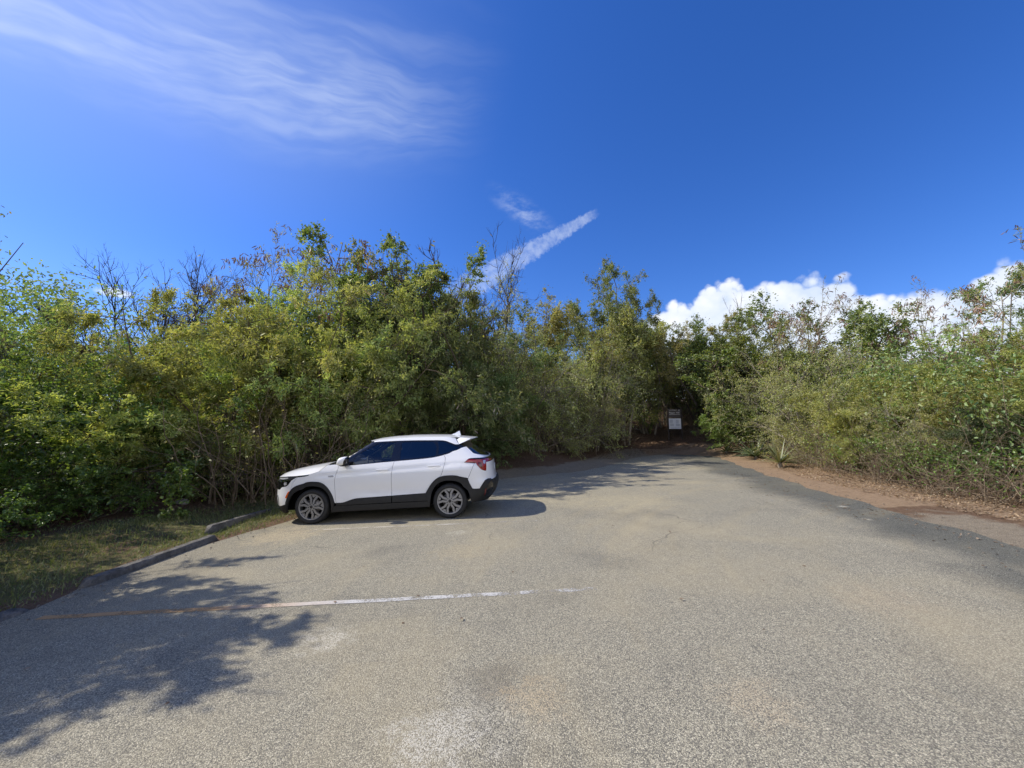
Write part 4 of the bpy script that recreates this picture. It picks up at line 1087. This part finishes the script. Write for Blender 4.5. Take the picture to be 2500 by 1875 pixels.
for i in range(2):      # grey twiggy, half bare
    proto('twiggy%d' % i, 81 + i, 10, (2.4, 4.2), (.1, .85), .4, .0, (10, .15, 1, .75, .5, -.03, 7), (9, .15, 1, .75, .5, -.06, 6), (14, .046, .018, .9, .3, .2, .2), M['bark_grey'], M['leaf_olive'], .030, crook=.06, dry=.16, drym=M['leaf_dry'], fill=6000)
for i in range(2):      # small round-leaved tree
    proto('round%d' % i, 91 + i, 3, (3.4, 5.2), (.08, .5), .2, .03, (9, .25, 1, .75, .42, .02, 6), (9, .2, 1, .8, .45, .0, 5), (22, .047, .032, .9, .3, .15, .18), M['bark_grey'], M['leaf_olive'] if i else M['leaf_round'], .055, l4=(3, .2, 1, .8, .5, 0, 3), dry=.04, drym=M['leaf_dry'], fill=14000)
proto('dense', 101, 7, (2.2, 3.6), (.03, .5), .35, .03, (10, .25, 1, .8, .48, .02, 5), (9, .2, 1, .8, .45, 0, 4), (40, .052, .034, .9, .35, .2, .18), M['bark_brown'], M['leaf_round'], .05, l4=None, fill=14000)
proto('pole', 111, 3, (5.2, 6.4), (.0, .16), .5, .02, (6, .62, 1, .8, .25, .02, 5), (8, .2, 1, .8, .5, 0, 4), (12, .09, .05, .9, .4, .2, .2), M['bark_grey'], M['leaf_round'], .045)
proto('brush', 131, 30, (1.2, 2.4), (.0, .5), .75, .0, (4, .2, 1, .6, .5, .0, 5), (3, .2, 1, .7, .5, -.05, 4), (1.6, .05, .022, .9, .3, .2, .2), M['stem_dry'], M['leaf_olive'], .013, crook=.08, wander=.16)
proto('vine', 121, 10, (3.4, 5.0), (.0, .22), .3, .01, (10, .2, 1, .9, .20, -.04, 5), (8, .1, 1, .9, .55, -.10, 4), (40, .052, .035, .9, .35, .35, .18), M['bark_brown'], M['leaf_round'], .03, fill=16000, wander=.06)
HT = {k: max(max(v.co.z for v in m.vertices) for m in (t, c) if len(m.vertices)) for k, (t, c) in PR.items()}

def ray(px, py):
    u = (px - 1250) / 939; v = (937.5 - py) / 939; a = math.atan(.1155)
    return u, math.cos(a) - v * math.sin(a), math.sin(a) + v * math.cos(a)
EYE = 1.641
GROUPS = {'feather': 'feathery thorn trees of the thicket', 'dark': 'dark feathery trees of the thicket', 'broad': 'glossy broad leaved bushes', 'bare': 'leafless trees on the skyline',
          'pod': 'slender trees hung with brown pods', 'twiggy': 'half bare grey twiggy shrubs', 'round': 'small olive leaved trees', 'pole': 'thin pale poles beside the trail', 'dense': 'round crowned dark trees', 'brush': 'clumps of dry brown brush'}
CLOUD = {}
for k_, (t_m, c_m) in PR.items():
    V_ = []
    for m_ in (t_m, c_m):
        a_ = np.empty(len(m_.vertices) * 3, np.float32); m_.vertices.foreach_get('co', a_); a_ = a_.reshape(-1, 3); V_.append(a_[::7])
    CLOUD[k_] = np.concatenate(V_)
CF, SF = math.cos(math.atan(.1155)), math.sin(math.atan(.1155))
USED = []
def put(kind, X, Y, H, label, wide=1.0, name='tree', cat='tree', grp=None, top=None, flip=0):
    """one tree or shrub: an Empty at its foot with its own trunk and crown"""
    t, c = PR[kind]; rr = random.Random(int(X * 131 + Y * 917) + flip); rz = rr.uniform(0, 6.28); g0 = gz(X, Y); s = H / HT[kind]
    if top is not None:                 # grow it until its outline reaches the height it has on the skyline
        P = CLOUD[kind]; c_, s_ = math.cos(rz), math.sin(rz)
        Q = np.column_stack([P[:, 0] * c_ - P[:, 1] * s_, P[:, 0] * s_ + P[:, 1] * c_, P[:, 2]]) * [wide, wide, 1]
        lo, hi = .1, 4
        for _ in range(22):
            s = (lo + hi) / 2; y = Y + Q[:, 1] * s; z = g0 + Q[:, 2] * s - EYE
            v = np.partition((-y * SF + z * CF) / np.maximum(y * CF + z * SF, 1.5), -12)[-12]
            if 937.5 - 939 * v > top: lo = s
            else: hi = s
    o = empty(name, (X, Y, g0), rz); o.scale = (s * wide, s * wide, s); USED.append((round(s, 2), kind, label[:40]))
    link('trunk' if cat == 'tree' else 'stems', t, o)
    if len(c.polygons): link('crown' if cat == 'tree' else 'foliage', c, o)
    k = kind.rstrip('0123456789')
    return tag(o, label, cat, grp or GROUPS.get(k))
def at(kind, px, Y, top, label, wide=1.0, **kw):
    """foot in the direction of a picture column at distance Y, as tall as the skyline it makes"""
    r = ray(px, 1000); X = r[0] / r[1] * Y
    return put(kind, X, Y, 1, label, wide, top=top, **kw)
SH = dict(name='shrub', cat='shrub')
for a in PLANTS: at(*a[:5], **(a[5] if len(a) > 5 else {}))
for a in OFF: put(*a)

# dim thicket filling the ground between the trees, dry stems, grass and leaf litter: nobody could count these
def poly_pts(R, pts, n, d0, d1, side):
    P = np.array(pts, float); seg = np.hypot(*np.diff(P, axis=0).T); c = np.concatenate([[0], np.cumsum(seg)])
    t = R.uniform(0, c[-1], n); i = np.clip(np.searchsorted(c, t) - 1, 0, len(seg) - 1); w = ((t - c[i]) / seg[i])[:, None]
    p = P[i] * (1 - w) + P[i + 1] * w; d = unit(P[i + 1] - P[i]); nn = np.stack([-d[:, 1], d[:, 0]], 1) * side
    return p + nn * R.uniform(d0, d1, n)[:, None], t / c[-1]
HL = [(-8.9, -3), (-8.8, 4), (-8.7, 8), (-8.3, 10.2), (-6.9, 11.5), (-5.0, 13.2), (-2.8, 15.4), (-.8, 17.4), (2.0, 19.3), (4.6, 20.6), (6.4, 21.8), (7.6, 26), (8.0, 31)]
HR = [(10.9, 31), (10.3, 26), (10.4, 22), (11.3, 19), (11.0, 16.5), (9.9, 13.2), (8.75, 10.4), (8.35, 8), (8.15, 6), (8.3, 2), (8.6, -2)]
R = np.random.default_rng(5)
b = MB(); k = 0
for path, side, n, sgn in ((HL, 1, 5200, 1), (HR, 1, 4600, 1)):
    p, t = poly_pts(R, path, n, -.25, 2.2, side); k = len(p)
    z = gz(p[:, 0], p[:, 1]); P0 = np.column_stack([p, z - .05])
    d = np.column_stack([R.normal(0, .45, k), R.normal(0, .45, k), np.ones(k)]); far = R.uniform(0, 1, k) < .22; d[far, 2] *= .25
    L = R.uniform(.3, 1.0, k) + R.uniform(0, 1.2, k) ** 3; Pp = grow(R, P0, d, L, 5, .30, -.03); r = R.uniform(.0035, .010, k); tubes(b, Pp, r, r * .35, 3)
    pp, dd, tt, bi = spawn(R, Pp[:: 2], 2, .3, 1, .8); Q = grow(R, pp, dd, R.uniform(.2, .8, len(pp)), 3, .25, -.05); r = np.full(len(pp), .0035); tubes(b, Q, r, r * .4, 3)
u = b.build('undergrowth', M['stem_dry']); tag(u, 'tangle of dry brown stems along the foot of the thicket', 'undergrowth', kind='stuff')
b = MB()
for path, side, n, dmax, cap in ((HL, 1, 3600, 9.5, 5.2), (HR, 1, 1100, 7.5, 3.2)):
    p, t = poly_pts(R, path, n, 1.2, dmax, side); z = gz(p[:, 0], p[:, 1])
    hmax = np.minimum(1.2 + .6 * lot_dist(p[:, 0], p[:, 1]), cap)
    c = np.column_stack([p, z + R.uniform(.1, 1, n) * hmax])
    q_ = np.repeat(c, 60, 0) + R.normal(0, .33, (n * 60, 3))
    leaves(R, b, q_, unit(R.normal(0, 1, q_.shape)), .11, .05, .2, .3, 0)
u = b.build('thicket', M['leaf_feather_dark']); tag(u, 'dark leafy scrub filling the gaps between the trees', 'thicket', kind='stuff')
# low leafy sprigs at the foot of the thicket
b = MB()
p, t = poly_pts(R, HL[:6], 900, -.45, .9, 1); z = gz(p[:, 0], p[:, 1]); c = np.column_stack([p, z + R.uniform(.02, .7, len(p))])
q_ = np.repeat(c, 9, 0) + R.normal(0, .12, (len(c) * 9, 3)); leaves(R, b, q_, unit(R.normal(0, 1, q_.shape)), .075, .045, .2, .5)
p, t = poly_pts(R, HR[5:10], 500, -.1, .9, 1); z = gz(p[:, 0], p[:, 1]); c = np.column_stack([p, z + R.uniform(.1, .9, len(p))])
q_ = np.repeat(c, 8, 0) + R.normal(0, .12, (len(c) * 8, 3)); leaves(R, b, q_, unit(R.normal(0, 1, q_.shape)), .06, .035, .2, .5)
u = b.build('ground_cover', M['leaf_broad']); tag(u, 'low leafy sprigs sprouting along the thicket edge', 'ground cover', kind='stuff')
# grass on the left verge
n = 52000
x = R.uniform(-9, -4.2, n); y = R.uniform(2.2, 10.8, n); D = lot_dist(x, y)
patch = .5 + .5 * np.sin(x * 2.3 + 1.7 * np.sin(y * 1.3)) * np.sin(y * 1.9 + x)
keep = (D > .02) & (R.uniform(0, 1, n) < np.clip(patch * 1.2 + .12, .12, 1) * (1 - sst(D, 2.4, 3.8)) * np.clip(D / .2, .3, 1)); x, y = x[keep], y[keep]; n = len(x)
z = gz(x, y) - .012
h = R.uniform(.02, .055, n) * (1 + (R.uniform(0, 1, n) < .08) * 1.2); a = R.uniform(0, 2 * PI, n); w = R.uniform(.003, .006, n)
bx, by = R.normal(0, .025, n), R.normal(0, .025, n)
p0 = np.stack([x, y, z], 1); s_ = np.stack([np.cos(a) * w, np.sin(a) * w, 0 * a], 1); tip = p0 + np.stack([bx, by, h], 1); mid = p0 + np.stack([bx * .35, by * .35, h * .6], 1)
V = np.stack([p0 - s_, p0 + s_, mid + s_ * .8, tip + s_ * .15, tip - s_ * .15, mid - s_ * .8], 1).reshape(-1, 3); o_ = np.arange(n)[:, None] * 6
b = MB(); b.quads(V, np.concatenate([o_ + np.array([[0, 1, 2, 5]]), o_ + np.array([[5, 2, 3, 4]])]))
tag(b.build('grass', M['grass']), 'short patchy grass on the verge left of the tarmac', 'grass', kind='stuff')
# fallen leaves
def litter(name, pts_, mat, L, W, label):
    b = MB(); z = gz(pts_[:, 0], pts_[:, 1]); p = np.column_stack([pts_, z + R.uniform(.0, .03, len(z))])
    d = unit(np.column_stack([R.normal(0, 1, (len(z), 2)), R.normal(0, .18, len(z))])); leaves(R, b, p, d, L, W, .12, .85)
    tag(b.build(name, mat), label, 'fallen leaves', kind='stuff')
p, _ = poly_pts(R, HR[4:], 17000, -1.0, .7, 1); p = p[lot_dist(p[:, 0], p[:, 1]) > .12]
p = p[R.uniform(0, 1, len(p)) < .75]
litter('fallen_leaves', p, M['litter'], .055, .022, 'orange brown fallen leaves along the right edge of the tarmac')
p, _ = poly_pts(R, HL[3:], 9000, -2.6, 1.2, 1); p = p[lot_dist(p[:, 0], p[:, 1]) > .25]
x = R.uniform(6.2, 10.5, 5200); y = R.uniform(20, 30, 5200); p = np.concatenate([p, np.column_stack([x, y])])
litter('forest_litter', p, M['litter_dark'], .075, .035, 'brown leaf litter under the trees and up the trail')
p = np.column_stack([R.uniform(-4.5, 5.2, 60), R.uniform(2.2, 15, 60)])
x = 6.2 - np.abs(R.normal(0, .5, 300)); y = R.uniform(3, 14, 300); q_ = np.column_stack([x + (y > 8) * .2 * (y - 8), y]); q_ = q_[lot_dist(q_[:, 0], q_[:, 1]) < .01]
p = np.concatenate([p, q_]); p = p[~((p[:, 0] > -4.8) & (p[:, 0] < -.2) & (p[:, 1] > 7.3) & (p[:, 1] < 9.5))]
litter('scattered_leaves', p, M['litter_dark'], .05, .022, 'odd dead leaves blown over the tarmac')
# grit crumbling off the tarmac edge
gp = []
for i in range(len(LOT)):
    a, c = np.array(LOT[i]), np.array(LOT[(i + 1) % len(LOT)])
    if min(a[1], c[1]) < -5: a = np.maximum(a, [-99, 1.0]); c = np.maximum(c, [-99, 1.0])
    L_ = np.hypot(*(c - a))
    if L_ > .2 and L_ < 20: t = R.uniform(0, 1, int(L_ * 40))[:, None]; gp.append(a * (1 - t) + c * t + R.normal(0, .22, (len(t), 2)))
gp = np.concatenate(gp); b = MB(); z = gz(gp[:, 0], gp[:, 1]); p = np.column_stack([gp, z + .004]); n = len(p); r_ = .003 + .009 * R.uniform(0, 1, n) ** 2.5
o8 = np.array([(x, y, q) for q in (0, 1) for x, y in ((-1, -1), (1, -1), (1, 1), (-1, 1))], float) * [1, .8, .8]
V = (o8[None] * (1 + R.normal(0, .22, (n, 8, 3)))) * r_[:, None, None]; a = R.uniform(0, 6.28, n); ca2, sa2 = np.cos(a)[:, None], np.sin(a)[:, None]
V = np.stack([V[..., 0] * ca2 - V[..., 1] * sa2, V[..., 0] * sa2 + V[..., 1] * ca2, V[..., 2]], -1) + p[:, None]
f6 = np.array([(4, 5, 6, 7), (0, 1, 5, 4), (1, 2, 6, 5), (2, 3, 7, 6), (3, 0, 4, 7)])
b.quads(V.reshape(-1, 3), (np.arange(n)[:, None, None] * 8 + f6[None]).reshape(-1, 4))
tag(b.build('gravel', M['grit']), 'loose grit crumbling along the edge of the tarmac', 'gravel', kind='stuff')
# ------------------------------------------------------------------ sky, sun, camera
to_sun = Vector((-1, .10, .98)).normalized()
elev = math.asin(to_sun.z); azim = math.atan2(to_sun.x, to_sun.y)       # clockwise from +Y
w = bpy.data.worlds.new('World'); sc.world = w; w.use_nodes = True
nt = w.node_tree; nt.nodes.clear(); t = NT(nt)
out = t.n('ShaderNodeOutputWorld')
sky = t.n('ShaderNodeTexSky', sky_type='NISHITA'); sky.sun_disc = False; sky.sun_elevation = elev; sky.sun_rotation = azim
sky.altitude = 0; sky.air_density = 1.0; sky.dust_density = .35; sky.ozone_density = 2.2
col = t.n('ShaderNodeHueSaturation', {'Hue': .503, 'Saturation': 1.30, 'Value': SKY_V, 'Color': sky.outputs[0]}).outputs[0]
col = t.mix(1.0, col, SKY_G, 'MULTIPLY')
Dn = t.vmath('NORMALIZE', t.n('ShaderNodeTexCoord').outputs['Generated'])
def basis(px, py):
    r = Vector(ray(px, py)).normalized(); a = r.cross(Vector((0, 0, 1))).normalized(); return r, a, a.cross(r)
def local(px, py):
    """tangent coordinates around a direction of the sky"""
    r, a, u = basis(px, py)
    d = t.math('MAXIMUM', t.vmath('DOT_PRODUCT', Dn, tuple(r)), .05)
    return t.math('DIVIDE', t.vmath('DOT_PRODUCT', Dn, tuple(a)), d), t.math('DIVIDE', t.vmath('DOT_PRODUCT', Dn, tuple(u)), d), d
def tc(px, py, qx, qy):
    r, a, u = basis(px, py); v = Vector(ray(qx, qy)).normalized(); d = v.dot(r); return v.dot(a) / d, v.dot(u) / d
def vec(a, b_, c=0.0): return t.n('ShaderNodeCombineXYZ', {0: a, 1: b_, 2: c}).outputs[0]
WHITE = (6.6, 7.3, 8.2)
def bgs(c): return t.n('ShaderNodeBackground', {'Color': c, 'Strength': SKY_S}).outputs[0]
def gate(px, py, k): return t.math('GREATER_THAN', t.vmath('DOT_PRODUCT', Dn, tuple(Vector(ray(px, py)).normalized())), k)
sky_col = col
# cirrus: streaks running from the upper left towards the right
c0 = (560, 130)
u, v, dd = local(*c0)
p1 = tc(*c0, 60, -40); p2 = tc(*c0, 1080, 290); ang = math.atan2(p2[1] - p1[1], p2[0] - p1[0])
ca_, sa_ = math.cos(ang), math.sin(ang)
A = t.math('ADD', t.math('MULTIPLY', u, ca_), t.math('MULTIPLY', v, sa_)); Bv = t.math('SUBTRACT', t.math('MULTIPLY', v, ca_), t.math('MULTIPLY', u, sa_))
wig = t.math('MULTIPLY', t.math('SUBTRACT', t.noise(3.5, vec(A, Bv, 4), 3), .5), .12)
Bc = t.math('SUBTRACT', Bv, t.math('ADD', -.022, t.math('MULTIPLY', t.math('MULTIPLY', A, A), .30)))
Bw = t.math('ADD', Bc, wig)
fan = t.math('DIVIDE', Bw, t.math('ADD', 1.0, t.math('MULTIPLY', A, -.8)))
st_ = t.noise(1.0, vec(t.math('MULTIPLY', A, 2.6), t.math('MULTIPLY', fan, 17.0), 3.0), 4, .5)
fine = t.noise(1.0, vec(t.math('MULTIPLY', A, 11.0), t.math('MULTIPLY', fan, 48.0), 1.0), 4, .5, .25)
mA = t.math('MULTIPLY', t.mr(t.math('ADD', A, t.math('MULTIPLY', wig, .6)), .56, .12, 0, 1, True), t.mr(A, -.9, -.3, .3, 1))
mB = t.math('MULTIPLY', t.mr(Bw, -.15, -.02, 0, 1, True), t.mr(Bw, .16, -.02, 0, 1, True))
dens = t.math('MULTIPLY', t.math('MULTIPLY', mA, mB), t.math('ADD', .22, t.mr(t.math('ADD', t.math('MULTIPLY', st_, .6), t.math('MULTIPLY', fine, .4)), .36, .66, 0, .85, True)))
# separate lower streak and thin veils
ls = t.math('MULTIPLY', t.mr(t.math('ABSOLUTE', t.math('ADD', t.math('ADD', Bv, .052), t.math('MULTIPLY', wig, .25))), .016, .0, 0, 1, True), t.math('MULTIPLY', t.mr(A, -.13, -.20, 0, .45, True), t.mr(A, -.6, -.3, 0, 1)))
dens = t.math('ADD', dens, ls)
mV = t.mr(t.math('ABSOLUTE', t.math('SUBTRACT', Bw, .11)), .10, .0, 0, 1, True)
dens = t.math('ADD', dens, t.math('MULTIPLY', t.math('MULTIPLY', mV, t.mr(A, .56, .2, 0, .22, True)), t.mr(st_, .4, .7, 0, 1, True)))
col = t.mix(t.math('MULTIPLY', dens, CIRRUS, clamp=True), col, WHITE)
haze = t.math('MULTIPLY', t.mr(t.math('ABSOLUTE', Bc), .35, .0, 0, 1, True), t.mr(A, .6, -.1, 0, .13, True)); col = t.mix(haze, col, WHITE)
cirrus_col = col
# broken vapour trail
c1 = (1310, 605); u, v, dd = local(*c1)
p1 = tc(*c1, 1165, 690); p2 = tc(*c1, 1450, 515); ang = math.atan2(p2[1] - p1[1], p2[0] - p1[0]); Lh = math.hypot(p2[0] - p1[0], p2[1] - p1[1]) / 2
ca_, sa_ = math.cos(ang), math.sin(ang)
A = t.math('ADD', t.math('MULTIPLY', u, ca_), t.math('MULTIPLY', v, sa_)); Bv = t.math('SUBTRACT', t.math('MULTIPLY', v, ca_), t.math('MULTIPLY', u, sa_))
nn = t.noise(95, vec(A, Bv), 4, .65); hw = t.mr(A, -Lh, Lh, .036, .010)
cell = t.noise(60, vec(t.math('MULTIPLY', A, 1.0), t.math('MULTIPLY', Bv, .8), 2), 3, .6)
ed = t.mr(t.math('ADD', t.math('DIVIDE', t.math('ABSOLUTE', t.math('ADD', Bv, t.math('MULTIPLY', A, .02))), hw), t.math('MULTIPLY', t.math('SUBTRACT', nn, .5), 1.3)), 1.1, .55, 0, 1, True)
ends = t.math('MULTIPLY', t.mr(t.math('ADD', A, t.math('MULTIPLY', nn, .03)), Lh * 1.12, Lh * .9, 0, 1, True), t.mr(A, -Lh * 1.9, -Lh * .9, 0, 1, True))
tr = t.math('MULTIPLY', t.math('MULTIPLY', ed, ends), t.mr(cell, .3, .62, .25, .75))
col = t.mix(t.math('MULTIPLY', tr, .44), col, WHITE)
# wisps beside the trail
u, v, dd = local(1275, 515)
r_ = t.math('SQRT', t.math('ADD', t.math('POWER', t.math('DIVIDE', u, .10), 2.0), t.math('POWER', t.math('DIVIDE', t.math('ADD', v, t.math('MULTIPLY', u, .55)), .045), 2.0)))
ws = t.math('MULTIPLY', t.mr(r_, 1, 0, 0, 1, True), t.mr(t.noise(16, vec(u, t.math('MULTIPLY', v, 2.2)), 6, .65), .38, .75, 0, .38, True)); col = t.mix(ws, col, WHITE)
trail_col = col; col = sky_col
# cumulus bank low on the right: height profile along the horizon, billowed edge
c2 = (1980, 740); u, v, dd = local(*c2)
prof = [(1540, 850), (1590, 760), (1625, 735), (1680, 738), (1715, 690), (1760, 680), (1830, 690), (1860, 705), (1905, 668), (1990, 655), (2060, 662), (2105, 705), (2170, 715), (2230, 690), (2300, 668), (2370, 660), (2420, 645), (2500, 605), (2600, 590), (2900, 700)]
pc = [tc(*c2, *p) for p in prof]; u0, u1 = pc[0][0], pc[-1][0]
def ramp_of(vals): return t.ramp(t.mr(wu, u0, u1), vals)
wu = t.math('ADD', u, t.math('MULTIPLY', t.math('SUBTRACT', t.noise(14, vec(u, v), 3), .5), .035))
lo_, hi_ = -.3, .45
top = t.mr(ramp_of([((p[0] - u0) / (u1 - u0), (p[1] - lo_) / (hi_ - lo_)) for p in pc]), 0, 1, lo_, hi_)
vor = t.n('ShaderNodeTexVoronoi', {'Vector': vec(t.math('ADD', u, t.math('MULTIPLY', t.noise(20, vec(u, v), 3), .03)), v), 'Scale': 22.0}, feature='F1')
vor2 = t.n('ShaderNodeTexVoronoi', {'Vector': vec(u, v), 'Scale': 55.0}, feature='F1')
bil = t.math('ADD', t.math('MULTIPLY', t.math('SUBTRACT', .45, vor.outputs['Distance']), .050), t.math('MULTIPLY', t.math('SUBTRACT', .4, vor2.outputs['Distance']), .022))
bil = t.math('ADD', bil, t.math('MULTIPLY', t.math('SUBTRACT', t.noise(70, vec(u, v), 4, .6), .5), .018))
sd = t.math('ADD', t.math('SUBTRACT', top, v), bil)
al = t.mr(sd, -.004, .018, 0, 1, True)
shade = t.mr(t.math('ADD', t.math('MULTIPLY', bil, 9), t.math('MULTIPLY', t.noise(9, vec(u, v), 4), .8)), .15, .75)
low = t.mr(sd, .03, .20, 0, .55)
cc = t.mix(shade, (5.2, 6.0, 7.4), (8.2, 8.2, 8.3)); cc = t.mix(low, cc, (6.0, 6.8, 8.2))
col = t.mix(t.math('MULTIPLY', al, .97), col, cc)
cum_col = col; col = cirrus_col
# scrap of cloud low between the bare trees
u, v, dd = local(282, 715)
r_ = t.math('SQRT', t.math('ADD', t.math('POWER', t.math('DIVIDE', u, .030), 2.0), t.math('POWER', t.math('DIVIDE', v, .011), 2.0)))
col = t.mix(t.mr(t.math('ADD', r_, t.math('MULTIPLY', t.noise(60, vec(u, v), 3), .8)), 1.4, .8, 0, .8, True), col, WHITE)
def msh(f, a, b_): return t.n('ShaderNodeMixShader', {0: f, 1: a, 2: b_}).outputs[0]
sh = msh(gate(560, 130, .55), bgs(sky_col), bgs(cirrus_col))
sh = msh(gate(1300, 580, math.cos(.27)), sh, bgs(trail_col))
sh = msh(gate(282, 715, math.cos(.07)), sh, bgs(col))
uu, vv, dv = local(*c2)
inb = t.math('MULTIPLY', t.math('MULTIPLY', t.math('GREATER_THAN', t.vmath('DOT_PRODUCT', Dn, tuple(Vector(ray(*c2)).normalized())), .35), t.math('GREATER_THAN', uu, u0 - .04)), t.math('MULTIPLY', t.math('LESS_THAN', vv, .30), t.math('GREATER_THAN', vv, -.35)))
sh = msh(inb, sh, bgs(cum_col))
# unseen cloud bank added behind the camera to lift shaded paint and foliage
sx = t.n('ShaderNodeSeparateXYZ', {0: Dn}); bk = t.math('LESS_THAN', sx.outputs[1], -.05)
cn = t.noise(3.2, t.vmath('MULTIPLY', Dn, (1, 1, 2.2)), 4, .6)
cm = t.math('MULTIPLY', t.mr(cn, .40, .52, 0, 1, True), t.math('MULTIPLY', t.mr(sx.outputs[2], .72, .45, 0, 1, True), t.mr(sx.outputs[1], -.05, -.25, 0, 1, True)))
back_fill_col = t.mix(cm, sky_col, BACK_FILL)
sh = msh(bk, sh, bgs(back_fill_col))
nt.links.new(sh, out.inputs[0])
w.cycles.sampling_method = 'MANUAL'; w.cycles.sample_map_resolution = 512

sl = bpy.data.lights.new('sun', 'SUN'); sl.energy = 5.0; sl.angle = math.radians(.53); sl.color = (1.0, .94, .84)
so = bpy.data.objects.new('sun', sl); COL.objects.link(so); so.location = (-30, 3, 30); so.rotation_euler = (-to_sun).to_track_quat('-Z', 'Y').to_euler()

cam = bpy.data.cameras.new('camera'); cam.sensor_width = 36; cam.lens = 36 * 939 / 2500; cam.clip_start = .05; cam.clip_end = 4000
co = bpy.data.objects.new('camera', cam); COL.objects.link(co); co.location = (0, 0, 1.641); co.rotation_euler = (PI / 2 + math.atan(.1155), 0, 0)
sc.camera = co
sc.view_settings.view_transform = 'Standard'; sc.view_settings.look = 'None'; sc.view_settings.exposure = 0
sc.render.engine = 'CYCLES'; sc.render.filter_size = 1.25
cy = sc.cycles; cy.use_denoising = True; cy.denoiser = 'OPENIMAGEDENOISE'; cy.denoising_input_passes = 'RGB_ALBEDO_NORMAL'; cy.denoising_prefilter = 'ACCURATE'; cy.max_bounces = 7; cy.diffuse_bounces = 3; cy.glossy_bounces = 3; cy.transmission_bounces = 4; cy.transparent_max_bounces = 10; cy.caustics_reflective = False; cy.caustics_refractive = False
cy.sample_clamp_indirect = 6
